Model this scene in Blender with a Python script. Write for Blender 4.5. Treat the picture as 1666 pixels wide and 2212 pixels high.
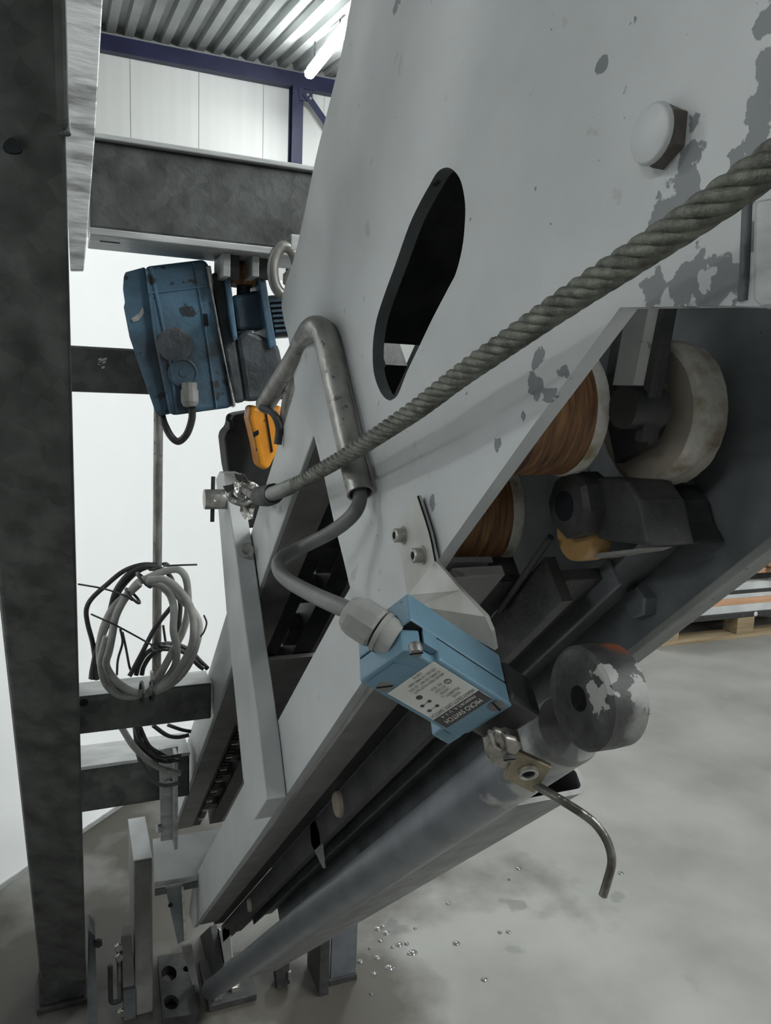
import bpy, bmesh, math, random
from mathutils import Vector, Matrix
from mathutils.geometry import tessellate_polygon
random.seed(7)
S = bpy.context.scene
COL = S.collection
for o in list(bpy.data.objects):
    bpy.data.objects.remove(o)

# ------------------------------------------------------------------ camera, world, exposure
W, H, F = 1666.0, 2212.0, 1664.0
CAMH = 1.2
YAW, PITCH, ROLL, INC = (math.radians(a) for a in (22.5, 8.5, 2.2, 43.3))
C = Vector((0, 0, CAMH))
FW = Vector((math.sin(YAW) * math.cos(PITCH), math.cos(YAW) * math.cos(PITCH), -math.sin(PITCH)))
r0 = Vector((math.cos(YAW), -math.sin(YAW), 0))
u0 = r0.cross(FW)
RT = r0 * math.cos(ROLL) + u0 * math.sin(ROLL)
UP = -r0 * math.sin(ROLL) + u0 * math.cos(ROLL)
cam = bpy.data.cameras.new('camera')
cam.sensor_fit = 'VERTICAL'
cam.sensor_height = 36.0
cam.lens = F / H * 36.0
cam.clip_start = 0.01
camo = bpy.data.objects.new('camera', cam)
COL.objects.link(camo)
camo.matrix_world = Matrix(((RT.x, UP.x, -FW.x, C.x), (RT.y, UP.y, -FW.y, C.y), (RT.z, UP.z, -FW.z, C.z), (0, 0, 0, 1)))
S.camera = camo
S.view_settings.view_transform = 'Standard'
S.view_settings.look = 'None'
S.view_settings.gamma = 1.0
S.view_settings.use_curve_mapping = False
S.view_settings.exposure = 0.6
wd = bpy.data.worlds.new('world')
S.world = wd
wd.use_nodes = True
wd.node_tree.nodes['Background'].inputs[0].default_value = (0.75, 0.8, 0.85, 1)
wd.node_tree.nodes['Background'].inputs[1].default_value = 0.05
LAMP = 92.0

# ------------------------------------------------------------------ survey helpers (photo angles -> places)
def ray(x, y):
    return FW + RT * ((x - W / 2) / F) - UP * ((y - H / 2) / F)
def P(x, y, d):
    return C + ray(x, y) * d
def PX(x, y, X):
    d = ray(x, y)
    return C + d * (X / d.x)
def PY(x, y, Y):
    d = ray(x, y)
    return C + d * (Y / d.y)
def PZ(x, y, z=0.0):
    d = ray(x, y)
    return C + d * ((z - CAMH) / d.z)
def PP(x, y, o, n):
    d = ray(x, y)
    return C + d * ((o - C).dot(n) / d.dot(n))
ER = Vector((0, math.cos(INC), -math.sin(INC)))     # down the incline
EN = Vector((0, math.sin(INC), math.cos(INC)))      # square to the incline
EX = Vector((1, 0, 0))
def RF(x, n, r):
    return C + EX * x + EN * n + ER * r
def V(*a):
    return Vector(a)

# ------------------------------------------------------------------ object helpers
def props(o, label=None, cat=None, group=None, kind=None):
    if label: o['label'] = label
    if cat: o['category'] = cat
    if group: o['group'] = group
    if kind: o['kind'] = kind
    return o
def thing(name, label, cat, loc, group=None, kind=None):
    o = bpy.data.objects.new(name, None)
    o.empty_display_size = 0.05
    o.location = loc
    COL.objects.link(o)
    return props(o, label, cat, group, kind)
def wloc(o):
    v = Vector((0, 0, 0))
    while o is not None:
        v += o.location
        o = o.parent
    return v
def link(name, me, mat, parent=None, bevel=0, seg=2, smooth=False):
    if mat is not None and not me.materials:
        me.materials.append(mat)
    if smooth:
        me.polygons.foreach_set('use_smooth', [True] * len(me.polygons))
    o = bpy.data.objects.new(name, me)
    COL.objects.link(o)
    if parent is not None:
        o.parent = parent
        o.location = -wloc(parent)
    if bevel:
        m = o.modifiers.new('bevel', 'BEVEL')
        m.width = bevel
        m.segments = seg
        m.limit_method = 'ANGLE'
        m.angle_limit = math.radians(35)
    return o
def mesh(name, vs, fs, fix=True):
    me = bpy.data.meshes.new(name)
    me.from_pydata([tuple(v) for v in vs], [], fs)
    if fix:
        bm = bmesh.new(); bm.from_mesh(me)
        bmesh.ops.recalc_face_normals(bm, faces=bm.faces)
        bm.to_mesh(me); bm.free()
    me.update()
    return me
def prism(name, pts, ext, mat, parent=None, bevel=0, seg=2):
    """polygon pushed through ext (one vector, or one per point)"""
    n = len(pts)
    ex = ext if isinstance(ext, list) else [ext] * n
    vs = [Vector(p) for p in pts] + [Vector(p) + e for p, e in zip(pts, ex)]
    fs = [tuple(range(n)), tuple(range(2 * n - 1, n - 1, -1))]
    fs += [(i, (i + 1) % n, n + (i + 1) % n, n + i) for i in range(n)]
    return link(name, mesh(name, vs, fs), mat, parent, bevel, seg)
def hexa(name, c, mat, parent=None, bevel=0, seg=2):
    """8 corners: 0-3 one face in order, 4-7 the opposite face"""
    return link(name, mesh(name, c, [(0, 1, 2, 3), (7, 6, 5, 4), (0, 4, 5, 1), (1, 5, 6, 2), (2, 6, 7, 3), (3, 7, 4, 0)]), mat, parent, bevel, seg)
def box(name, o, a, b, c, mat, parent=None, bevel=0, seg=2):
    """corner o and three edge vectors"""
    o = Vector(o); a = Vector(a); b = Vector(b); c = Vector(c)
    return hexa(name, [o, o + a, o + a + b, o + b, o + c, o + a + c, o + a + b + c, o + b + c], mat, parent, bevel, seg)
def wbox(name, x0, x1, y0, y1, z0, z1, mat, parent=None, bevel=0, seg=2):
    return box(name, (x0, y0, z0), (x1 - x0, 0, 0), (0, y1 - y0, 0), (0, 0, z1 - z0), mat, parent, bevel, seg)
def rbox(name, x0, x1, n0, n1, r0_, r1_, mat, parent=None, bevel=0, seg=2):
    return box(name, RF(x0, n0, r0_), EX * (x1 - x0), EN * (n1 - n0), ER * (r1_ - r0_), mat, parent, bevel, seg)
def catmull(pts, k=6, closed=False):
    pts = [Vector(p) for p in pts]
    out = []
    n = len(pts)
    rng = range(n) if closed else range(n - 1)
    for i in rng:
        if closed:
            p0, p1, p2, p3 = pts[i - 1], pts[i], pts[(i + 1) % n], pts[(i + 2) % n]
        else:
            p1, p2 = pts[i], pts[i + 1]
            p0 = pts[i - 1] if i else p1 * 2 - p2
            p3 = pts[i + 2] if i + 2 < n else p2 * 2 - p1
        for j in range(k):
            t = j / k
            out.append(0.5 * (2 * p1 + (p2 - p0) * t + (2 * p0 - 5 * p1 + 4 * p2 - p3) * t * t + (3 * p1 - p0 - 3 * p2 + p3) * t ** 3))
    if not closed:
        out.append(pts[-1])
    return out
def frames(path, closed=False):
    n = len(path)
    tg = []
    for i in range(n):
        a = path[i - 1] if (i or closed) else path[0]
        b = path[(i + 1) % n] if (i < n - 1 or closed) else path[-1]
        tg.append((b - a).normalized())
    up = Vector((0, 0, 1)) if abs(tg[0].z) < 0.9 else Vector((1, 0, 0))
    nn = (up - tg[0] * up.dot(tg[0])).normalized()
    fr = []
    for t in tg:
        nn = (nn - t * nn.dot(t)).normalized()
        fr.append((t, nn, t.cross(nn)))
    return fr
def tubemesh(path, rad, sides=12, closed=False, wall=None, dents=0):
    n = len(path)
    fr = frames(path, closed)
    rr = rad if isinstance(rad, list) else [rad] * n
    vs, fs = [], []
    for i in range(n):
        for s in range(sides):
            a = 2 * math.pi * s / sides
            vs.append(path[i] + (fr[i][1] * math.cos(a) + fr[i][2] * math.sin(a)) * rr[i])
    m = n if closed else n - 1
    for i in range(m):
        for s in range(sides):
            j, q = (i + 1) % n, (s + 1) % sides
            fs.append((i * sides + s, i * sides + q, j * sides + q, j * sides + s))
    if not closed:
        if wall:
            b0 = len(vs)
            for i in range(n):
                for s in range(sides):
                    a = 2 * math.pi * s / sides
                    vs.append(path[i] + (fr[i][1] * math.cos(a) + fr[i][2] * math.sin(a)) * (rr[i] - wall))
            for i in range(m):
                for s in range(sides):
                    q = (s + 1) % sides
                    fs.append((b0 + i * sides + s, b0 + (i + 1) * sides + s, b0 + (i + 1) * sides + q, b0 + i * sides + q))
            for s in range(sides):
                q = (s + 1) % sides
                fs.append((s, b0 + s, b0 + q, q))
                e = (n - 1) * sides
                fs.append((e + s, e + q, b0 + e + q, b0 + e + s))
        else:
            fs.append(tuple(range(sides - 1, -1, -1)))
            fs.append(tuple((n - 1) * sides + s for s in range(sides)))
    return vs, fs
def smoothang(me, ang=40):
    bm = bmesh.new(); bm.from_mesh(me)
    for f in bm.faces: f.smooth = True
    for e in bm.edges:
        if len(e.link_faces) == 2 and e.calc_face_angle(0) > math.radians(ang):
            e.smooth = False
    bm.to_mesh(me); bm.free()
def tube(name, pts, rad, mat, parent=None, sides=12, k=6, closed=False, wall=None):
    path = catmull(pts, k, closed) if k > 1 else [Vector(p) for p in pts]
    if isinstance(rad, list) and len(rad) != len(path):
        m = len(rad); rr = []
        for i in range(len(path)):
            t = i / (len(path) - 1) * (m - 1); j = min(int(t), m - 2)
            rr.append(rad[j] + (rad[j + 1] - rad[j]) * (t - j))
        rad = rr
    vs, fs = tubemesh(path, rad, sides, closed, wall)
    me = mesh(name, vs, fs)
    smoothang(me, 50)
    return link(name, me, mat, parent)
def lathe(name, o, axis, prof, mat, parent=None, sides=32, xdir=None, ang=35, jitter=0):
    """prof: list of (radius, distance along axis); closed at r = 0 ends"""
    axis = Vector(axis).normalized()
    up = xdir or (Vector((0, 0, 1)) if abs(axis.z) < 0.9 else Vector((1, 0, 0)))
    a1 = (up - axis * up.dot(axis)).normalized(); a2 = axis.cross(a1)
    vs, fs = [], []
    for r, t in prof:
        for s in range(sides):
            a = 2 * math.pi * s / sides
            rj = r * (1 + (random.uniform(-jitter, jitter) if jitter else 0))
            vs.append(Vector(o) + axis * t + (a1 * math.cos(a) + a2 * math.sin(a)) * rj)
    for i in range(len(prof) - 1):
        for s in range(sides):
            q = (s + 1) % sides
            fs.append((i * sides + s, i * sides + q, (i + 1) * sides + q, (i + 1) * sides + s))
    if prof[0] != prof[-1]:
        fs.append(tuple(range(sides - 1, -1, -1)))
        fs.append(tuple((len(prof) - 1) * sides + s for s in range(sides)))
    me = mesh(name, vs, fs)
    smoothang(me, ang)
    return link(name, me, mat, parent)
def plate(name, outer, holes, ext, mat, parent=None, bevel=0, rim=None):
    """flat polygon with holes, given thickness ext"""
    loops = [[Vector(p) for p in l] for l in [outer] + holes]
    tris = tessellate_polygon(loops)
    flat = [p for l in loops for p in l]
    n = len(flat)
    vs = flat + [p + ext for p in flat]
    fs = [tuple(t) for t in tris] + [tuple(n + i for i in reversed(t)) for t in tris]
    b0 = 0
    rim0 = len(fs) + len(outer)
    for l in loops:
        k = len(l)
        fs += [(b0 + i, b0 + (i + 1) % k, n + b0 + (i + 1) % k, n + b0 + i) for i in range(k)]
        b0 += k
    me = bpy.data.meshes.new(name)
    me.from_pydata([tuple(v) for v in vs], [], fs)
    bm = bmesh.new(); bm.from_mesh(me)
    bmesh.ops.recalc_face_normals(bm, faces=bm.faces)
    bm.to_mesh(me); bm.free()
    if rim:
        me.materials.append(mat); me.materials.append(rim)
        for p in me.polygons[rim0:]: p.material_index = 1
    return link(name, me, mat, parent, bevel)
def hexbolt(name, o, axis, r, h, mat, parent, washer=0):
    prof = [(r * 0.86, h), (r, h * 0.88), (r, 0)]
    me_o = lathe(name, o, axis, prof[::-1], mat, parent, sides=6, ang=20)
    if washer:
        lathe('washer', o, axis, [(washer, -0.0005), (washer, r * 0.18)], mat, me_o, sides=24)
    return me_o

# ------------------------------------------------------------------ materials
def nt(m):
    return m.node_tree.nodes, m.node_tree.links
def pm(name, c1, c2=None, scale=20, rough=0.5, metal=0.0, bump=0.0, bscale=None, spots=None, stretch=None, detail=6, spec=0.5, lo=0.35, hi=0.65, patches=None, emis=None, vor=False, coat=0):
    """mottled paint/metal; spots=(colour, scale, threshold); patches=(colour, [(point, radius)], noise scale)"""
    m = bpy.data.materials.new(name); m.use_nodes = True
    N, L = nt(m)
    b = N['Principled BSDF']
    b.inputs['Roughness'].default_value = rough
    b.inputs['Metallic'].default_value = metal
    b.inputs['Specular IOR Level'].default_value = spec
    b.inputs['Coat Weight'].default_value = coat
    tc = N.new('ShaderNodeTexCoord')
    vec = tc.outputs['Object']
    if stretch:
        mp = N.new('ShaderNodeMapping'); mp.inputs['Scale'].default_value = stretch
        L.new(vec, mp.inputs['Vector']); svec = mp.outputs['Vector']
    else:
        svec = vec
    c2 = c2 or c1
    if vor:
        nz = N.new('ShaderNodeTexVoronoi'); nz.inputs['Scale'].default_value = scale
        L.new(svec, nz.inputs['Vector'])
        sx = N.new('ShaderNodeSeparateColor'); L.new(nz.outputs['Color'], sx.inputs[0])
        n2 = N.new('ShaderNodeTexNoise'); n2.inputs['Scale'].default_value = scale * 0.35; n2.inputs['Detail'].default_value = 5
        L.new(svec, n2.inputs['Vector'])
        mx0 = N.new('ShaderNodeMath'); mx0.operation = 'MULTIPLY_ADD'; mx0.inputs[1].default_value = 0.13
        L.new(sx.outputs[0], mx0.inputs[0])
        m3 = N.new('ShaderNodeMath'); m3.operation = 'MULTIPLY'; m3.inputs[1].default_value = 0.87
        L.new(n2.outputs[0], m3.inputs[0]); L.new(m3.outputs[0], mx0.inputs[2])
        fac = mx0.outputs[0]
    else:
        nz = N.new('ShaderNodeTexNoise'); nz.inputs['Scale'].default_value = scale; nz.inputs['Detail'].default_value = detail
        L.new(svec, nz.inputs['Vector'])
        fac = nz.outputs[0]
    cr = N.new('ShaderNodeValToRGB')
    cr.color_ramp.elements[0].position = lo; cr.color_ramp.elements[0].color = (*c1, 1)
    cr.color_ramp.elements[1].position = hi; cr.color_ramp.elements[1].color = (*c2, 1)
    L.new(fac, cr.inputs[0])
    col = cr.outputs[0]
    def over(col, mask, c):
        mx = N.new('ShaderNodeMix'); mx.data_type = 'RGBA'
        L.new(mask, mx.inputs[0]); L.new(col, mx.inputs[6]); mx.inputs[7].default_value = (*c, 1)
        return mx.outputs[2]
    if spots:
        for sc, ss, th in (spots if isinstance(spots, list) else [spots]):
            n3 = N.new('ShaderNodeTexNoise'); n3.inputs['Scale'].default_value = ss; n3.inputs['Detail'].default_value = 4
            L.new(vec, n3.inputs['Vector'])
            r3 = N.new('ShaderNodeMapRange'); r3.inputs[1].default_value = th; r3.inputs[2].default_value = th + 0.03
            L.new(n3.outputs[0], r3.inputs[0])
            col = over(col, r3.outputs[0], sc)
    if patches:
        for pc, lst, ss, soft in patches:
            acc = None
            for p, r in lst:
                d = N.new('ShaderNodeVectorMath'); d.operation = 'DISTANCE'
                L.new(vec, d.inputs[0]); d.inputs[1].default_value = tuple(p)
                mr = N.new('ShaderNodeMapRange'); mr.inputs[1].default_value = 0; mr.inputs[2].default_value = r
                mr.inputs[3].default_value = 0.5; mr.inputs[4].default_value = 0
                L.new(d.outputs['Value'], mr.inputs[0])
                if acc is None: acc = mr.outputs[0]
                else:
                    mxm = N.new('ShaderNodeMath'); mxm.operation = 'MAXIMUM'
                    L.new(acc, mxm.inputs[0]); L.new(mr.outputs[0], mxm.inputs[1]); acc = mxm.outputs[0]
            n4 = N.new('ShaderNodeTexNoise'); n4.inputs['Scale'].default_value = ss; n4.inputs['Detail'].default_value = 5
            L.new(vec, n4.inputs['Vector'])
            ad = N.new('ShaderNodeMath'); ad.operation = 'ADD'
            L.new(acc, ad.inputs[0]); L.new(n4.outputs[0], ad.inputs[1])
            r4 = N.new('ShaderNodeMapRange'); r4.inputs[1].default_value = 0.72; r4.inputs[2].default_value = 0.72 + soft
            L.new(ad.outputs[0], r4.inputs[0])
            col = over(col, r4.outputs[0], pc)
    L.new(col, b.inputs['Base Color'])
    if bump:
        n5 = N.new('ShaderNodeTexNoise'); n5.inputs['Scale'].default_value = bscale or scale * 3; n5.inputs['Detail'].default_value = 5
        L.new(svec, n5.inputs['Vector'])
        bp = N.new('ShaderNodeBump'); bp.inputs['Strength'].default_value = bump; bp.inputs['Distance'].default_value = 0.004
        L.new(n5.outputs[0], bp.inputs['Height']); L.new(bp.outputs[0], b.inputs['Normal'])
    if emis:
        b.inputs['Emission Color'].default_value = (*emis[0], 1)
        b.inputs['Emission Strength'].default_value = emis[1]
    return m

peel = [(PX(1478, 420, .2), .016), (PX(1440, 470, .2), .016), (PX(1490, 350, .2), .010), (PX(1500, 260, .2), .006), (PX(1480, 610, .2), .016), (PX(1560, 610, .2), .014), (PX(1400, 625, .2), .008), (PX(1420, 620, .2), .012),
        (PX(1665, 40, .2), .010), (PX(1660, 140, .2), .012), (PX(1655, 230, .2), .012), (PX(1640, 310, .2), .012), (PX(1620, 400, .2), .012), (PX(1625, 520, .2), .010), (PX(1590, 350, .2), .008),
        (PX(1155, 835, .2), .010), (PX(1162, 775, .2), .008), (PX(1185, 850, .2), .008), (PX(1215, 800, .2), .007), (PX(1075, 966, .2), .006), (PX(1130, 900, .2), .005), (PX(935, 1085, .2), .007), (PX(855, 20, .2), .009), (PX(1300, 140, .2), .006)]
M = {}
M['plate'] = pm('grey_enamel_peeling', (.40, .415, .42), (.445, .46, .465), 16, .45, bump=.06, bscale=320,
                spots=[((.15, .15, .15), 170, .725), ((.34, .345, .34), 40, .67)], patches=[((.15, .16, .17), peel, 130, .03)])
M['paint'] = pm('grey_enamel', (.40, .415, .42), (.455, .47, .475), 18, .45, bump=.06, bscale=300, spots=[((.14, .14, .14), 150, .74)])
M['paint_dim'] = pm('grey_enamel_shaded', (.17, .165, .155), (.235, .23, .22), 26, .6, bump=.08, bscale=240, spots=[((.05, .05, .05), 120, .72)])  # darker copy of the grey enamel; shade of undersides put into the colour
M['galv'] = pm('galvanised_steel', (.042, .044, .043), (.115, .12, .117), 70, .45, metal=.5, bump=.08, bscale=160, vor=True, lo=.32, hi=.68)
M['galv_light'] = pm('galvanised_steel_pale', (.30, .31, .31), (.48, .49, .49), 40, .5, metal=.35, bump=.12, bscale=40, stretch=(.4, 1, 3), lo=.3, hi=.7)
M['galv_streak'] = pm('galvanised_steel_dragged_zinc', (.10, .10, .10), (.55, .56, .56), 26, .42, metal=.4, bump=.35, bscale=60, stretch=(.5, 1, 2.4), lo=.28, hi=.5)
M['webdark'] = pm('dark_grey_primer', (.075, .082, .088), (.12, .128, .135), 30, .55, bump=.10, bscale=160, spots=[((.018, .02, .02), 48, .70), ((.02, .02, .02), 160, .73)])
M['black'] = pm('black_greasy_steel', (.012, .013, .013), (.035, .035, .034), 40, .5, bump=.2)
M['black2'] = pm('dark_greasy_steel', (.016, .017, .017), (.038, .038, .037), 50, .6, bump=.25, bscale=160)
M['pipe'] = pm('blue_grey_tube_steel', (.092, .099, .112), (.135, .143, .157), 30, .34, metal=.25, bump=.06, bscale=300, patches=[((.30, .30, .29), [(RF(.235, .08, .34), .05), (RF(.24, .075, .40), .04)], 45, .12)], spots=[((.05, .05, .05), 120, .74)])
M['channel'] = pm('scuffed_channel_steel', (.12, .12, .117), (.205, .205, .20), 60, .5, bump=.15, bscale=160, stretch=(1, .35, .35), spots=[((.07, .07, .07), 150, .68)])
M['rubber'] = pm('black_worn_roller', (.02, .02, .02), (.055, .055, .055), 60, .5, bump=.25, bscale=140,
                 patches=[((.28, .28, .27), [(PX(1300, 1500, .224), .013), (PX(1310, 1460, .224), .008), (PX(1385, 1500, .24), .014), (PX(1390, 1450, .245), .006)], 170, .02), ((.17, .17, .16), [(PX(1385, 1560, .24), .022)], 60, .2), ((.16, .05, .02), [(PX(1330, 1400, .24), .016)], 90, .2)])
M['rust'] = pm('rusty_roller_tread', (.05, .018, .008), (.30, .15, .06), 26, .65, bump=.3, bscale=120, stretch=(14, 1.5, 1.5), lo=.3, hi=.72)
M['cream'] = pm('cream_nylon', (.24, .205, .17), (.30, .265, .22), 12, .5, bump=.05)
M['creamrim'] = pm('worn_nylon_edge', (.28, .22, .13), (.55, .54, .50), 60, .6, bump=.5, bscale=130, lo=.35, hi=.55)
M['creamrim3'] = pm('shaded_nylon_edge', (.16, .125, .075), (.36, .34, .30), 60, .6, bump=.5, bscale=130, lo=.35, hi=.55)  # darker copy of the worn edge; low light in the mast put into colour
M['amber'] = pm('amber_nylon', (.30, .17, .06), (.42, .27, .12), 40, .5)
M['swblue'] = pm('switch_blue_paint', (.088, .165, .225), (.118, .205, .268), 40, .45, spec=.35, bump=.04, bscale=400, spots=[((.05, .09, .12), 190, .72)])
M['swdark'] = pm('black_cast_head', (.012, .012, .013), (.03, .03, .03), 60, .4)
M['label'] = pm('label_paper', (.46, .46, .435), (.53, .53, .505), 40, .5)
M['print'] = pm('label_print', (.03, .03, .03), None, 40, .5)
M['printw'] = pm('label_print_white', (.66, .66, .63), None, 40, .5)
M['zinc'] = pm('zinc_steel', (.32, .31, .29), (.50, .49, .46), 120, .35, metal=.8, bump=.2, bscale=300)
M['rod'] = pm('dark_bent_rod', (.09, .085, .08), (.30, .29, .27), 90, .3, metal=.85, bump=.2, bscale=300, lo=.4, hi=.75)
M['screw'] = pm('dull_screw_steel', (.10, .10, .098), (.20, .195, .185), 150, .45, metal=.6, bump=.2, bscale=300)
M['cast'] = pm('grey_cast_steel', (.16, .145, .125), (.34, .32, .29), 90, .42, metal=.7, bump=.25, bscale=200)
M['brass'] = pm('tarnished_brass_plate', (.11, .09, .058), (.27, .23, .16), 60, .38, metal=.7, bump=.1, bscale=240)
M['bracket'] = pm('bare_bent_sheet', (.33, .32, .29), (.55, .55, .53), 14, .40, metal=.5, bump=.05, bscale=240)
M['flank'] = pm('bare_brown_bolt_flank', (.075, .06, .05), (.12, .10, .09), 120, .5)
M['nylon'] = pm('grey_nylon_gland', (.19, .19, .182), (.26, .26, .25), 60, .55, bump=.15, bscale=220)
M['cable'] = pm('grey_pvc_cable', (.085, .085, .085), (.12, .12, .12), 60, .45, bump=.05)
M['cablelt'] = pm('pale_pvc_cable', (.27, .27, .255), (.36, .36, .34), 60, .45)
M['cableblk'] = pm('black_pvc_cable', (.02, .02, .021), (.045, .045, .045), 60, .4)
M['conduit'] = pm('dull_steel_conduit', (.19, .185, .175), (.34, .33, .31), 60, .4, metal=.5, bump=.15, bscale=180, stretch=(1, 1, .6), spots=[((.12, .12, .115), 90, .64)])
M['rope'] = pm('oiled_wire_rope', (.065, .066, .052), (.17, .172, .145), 160, .5, metal=.4, bump=.3, bscale=900)
M['sleeve'] = pm('clear_sleeved_rope', (.10, .104, .09), (.17, .174, .155), 200, .4, metal=.2)
M['shine'] = pm('crumpled_foil_steel', (.25, .24, .22), (.6, .6, .58), 90, .25, metal=.9, bump=.6, bscale=200)
M['hoist'] = pm('grimy_blue_enamel', (.022, .034, .046), (.072, .155, .235), 11, .45, bump=.14, bscale=200, lo=.36, hi=.60, spots=[((.018, .022, .026), 45, .63), ((.08, .07, .045), 130, .70)], patches=[((.022, .026, .030), [(PY(390, 830, .9), .085), (PY(350, 780, .9), .06), (PY(470, 760, .9), .07)], 30, .35)])
M['hoistdark'] = pm('greasy_hoist_iron', (.018, .022, .026), (.06, .07, .08), 40, .5, bump=.3)
M['orange'] = pm('orange_hook_paint', (.62, .22, .008), (.80, .33, .02), 40, .45, spots=[((.06, .03, .01), 70, .67)])
M['bagblack'] = pm('black_bag_fabric', (.008, .009, .010), (.016, .017, .019), 60, .8)
M['navy'] = pm('navy_steel_paint', (.010, .012, .045), (.016, .019, .065), 4, .5)
M['wallp'] = pm('white_sandwich_panel', (.74, .75, .74), (.78, .79, .78), 1.5, .5, bump=.03, bscale=30, stretch=(6, 1, .1))
M['wallg'] = pm('grey_hall_wall', (.30, .31, .32), (.34, .35, .36), 1.5, .6)
M['joint'] = pm('panel_joint_grey', (.30, .31, .31), None, 3, .6)
M['deck'] = pm('galvanised_roof_deck', (.30, .32, .32), (.42, .44, .43), 1.2, .45, metal=.3)
M['partition'] = pm('white_partition_board', (.88, .89, .90), (.90, .91, .92), 3, .45)
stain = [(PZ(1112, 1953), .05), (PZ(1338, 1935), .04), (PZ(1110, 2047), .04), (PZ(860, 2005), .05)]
M['floor'] = pm('power_floated_concrete', (.185, .181, .170), (.265, .26, .248), 3.2, .55, bump=.06, bscale=50, detail=10, spots=[((.16, .155, .145), 60, .76), ((.36, .33, .26), 2.2, .70)], patches=[((.17, .17, .16), stain, 20, .1), ((.050, .044, .036), [(PZ(200, 2000), 1.5), (PZ(330, 1900), 1.35), (PZ(480, 2212), .7), (PZ(40, 2150), 1.2), (PZ(700, 2230), .6)], 3, .2)])  # large brown patches: oily dirt, with the machine's shade painted in
M['lamp'] = pm('fluorescent_diffuser', (.9, .9, .9), None, 3, .4, emis=((.96, 1.0, .98), LAMP))
M['lampbody'] = pm('lamp_body_white', (.7, .7, .7), None, 3, .5)
M['wood'] = pm('pallet_wood', (.22, .16, .09), (.36, .28, .18), 10, .7, stretch=(.3, 6, 6))
M['woodo'] = pm('orange_plank_wood', (.45, .24, .13), (.58, .34, .21), 10, .7, stretch=(.3, 6, 6))
M['board'] = pm('pale_grey_board', (.46, .47, .47), (.60, .61, .61), 8, .5)
M['tubebright'] = pm('bright_steel_tube', (.45, .45, .45), (.6, .6, .6), 20, .25, metal=.9)
M['drop'] = pm('water_drop', (.12, .12, .12), None, 10, .04, spec=1.0, coat=1.0)
M['gasket'] = pm('dark_seam', (.015, .018, .02), None, 10, .9, spec=.05)

# ------------------------------------------------------------------ the hall
YW = 12.8
ZE = PY(475, 122, YW).z
SL = 0.14
HX0, HX1, HY0 = -9.0, 13.0, -7.0
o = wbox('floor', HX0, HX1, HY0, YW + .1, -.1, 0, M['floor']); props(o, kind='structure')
bw = wbox('wall_back', HX0, HX1, YW + .012, YW + .15, 0, ZE + .3, M['joint']); props(bw, kind='structure')
xj = (PY(283.6, 250, YW).x + PY(428, 250, YW).x - 1.0) / 2
pme = mesh('wall_panel', [(x, y, z) for z in (0, ZE - .02) for (x, y) in ((.004, 0), (.996, 0), (.996, .02), (.004, .02))], [(0, 1, 5, 4), (1, 2, 6, 5), (2, 3, 7, 6), (3, 0, 4, 7), (0, 3, 2, 1), (4, 5, 6, 7)])
pme.materials.append(M['wallp'])
for i in range(-9, 13):
    if HX0 < xj + i and xj + i + 1 < HX1 + .01:
        p = link('wall_panel', pme, None, bw); p.location = (xj + i, YW, 0.001)
for nm, a in (('wall_left', (HX0 - .15, HX0, HY0, YW)), ('wall_right', (HX1, HX1 + .15, HY0, YW)), ('wall_front', (HX0, HX1, HY0 - .15, HY0))):
    o = wbox(nm, a[0], a[1], a[2], a[3], 0, ZE + .3, M['wallg']); props(o, kind='structure')
# trapezoidal roof deck, ribs run towards the back wall
pr = .255
prof = [(0, 0), (.06, 0), (.085, .085), (.17, .085), (.195, 0), (.255, 0)]
vs, fs = [], []
n = int((HX1 - HX0) / pr) + 1
for k in range(n):
    for (dx, dz) in prof[:5]:
        x = HX0 + k * pr + dx
        for y in (HY0, YW):
            vs.append((x, y, ZE + .02 + dz - SL * (YW - y)))
m_ = len(vs) // 2
for i in range(m_ - 1):
    fs.append((2 * i, 2 * i + 1, 2 * i + 3, 2 * i + 2))
me = mesh('ceiling', vs, fs)
o = link('ceiling', me, M['deck']); props(o, kind='structure')
so = o.modifiers.new('sheet', 'SOLIDIFY'); so.thickness = .004; so.offset = 1
# navy eaves beam, column and brace
zb = PY(400, 141, YW - .16).z; zbt = PY(400, 107, YW - .16).z
o = wbox('trim_1', HX0, HX1, YW - .16, YW - .005, zb, zbt, M['navy'], bevel=.006)
props(o, kind='structure')
col = thing('steel_column', 'navy blue steel column against the white panel wall below the roof', 'column', (PY(643, 300, YW - .1).x, YW - .1, 0))
xc0, xc1 = PY(631, 300, YW - .25).x, PY(654, 300, YW - .25).x
wbox('flange', xc0, xc1, YW - .25, YW - .23, 0, zb - .003, M['navy'], col)
wbox('web', (xc0 + xc1) / 2 - .006, (xc0 + xc1) / 2 + .006, YW - .229, YW - .026, 0, zb - .003, M['navy'], col)
wbox('flange', xc0, xc1, YW - .025, YW - .005, 0, zb - .003, M['navy'], col)
br = thing('diagonal_brace', 'navy blue diagonal brace bolted beside the column top', 'brace', PY(662, 205, YW - .3))
a, b = PY(660, 200, YW - .3), PY(760, 345, YW - .3)
dv = (b - a).normalized(); nv = Vector((-dv.z, 0, dv.x)) * .05
box('flat_bar', a - nv, b - a, nv * 2, V(0, .012, 0), M['navy'], br)
prism('gusset_plate', [PY(645, 190, YW - .27), PY(675, 196, YW - .27), PY(676, 222, YW - .27), PY(648, 216, YW - .27)], V(0, .012, 0), M['navy'], br)
for q in ((665, 205), (671, 213)):
    hexbolt('bolt', PY(q[0], q[1], YW - .3), (0, -1, 0), .022, .015, M['zinc'], br)
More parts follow.
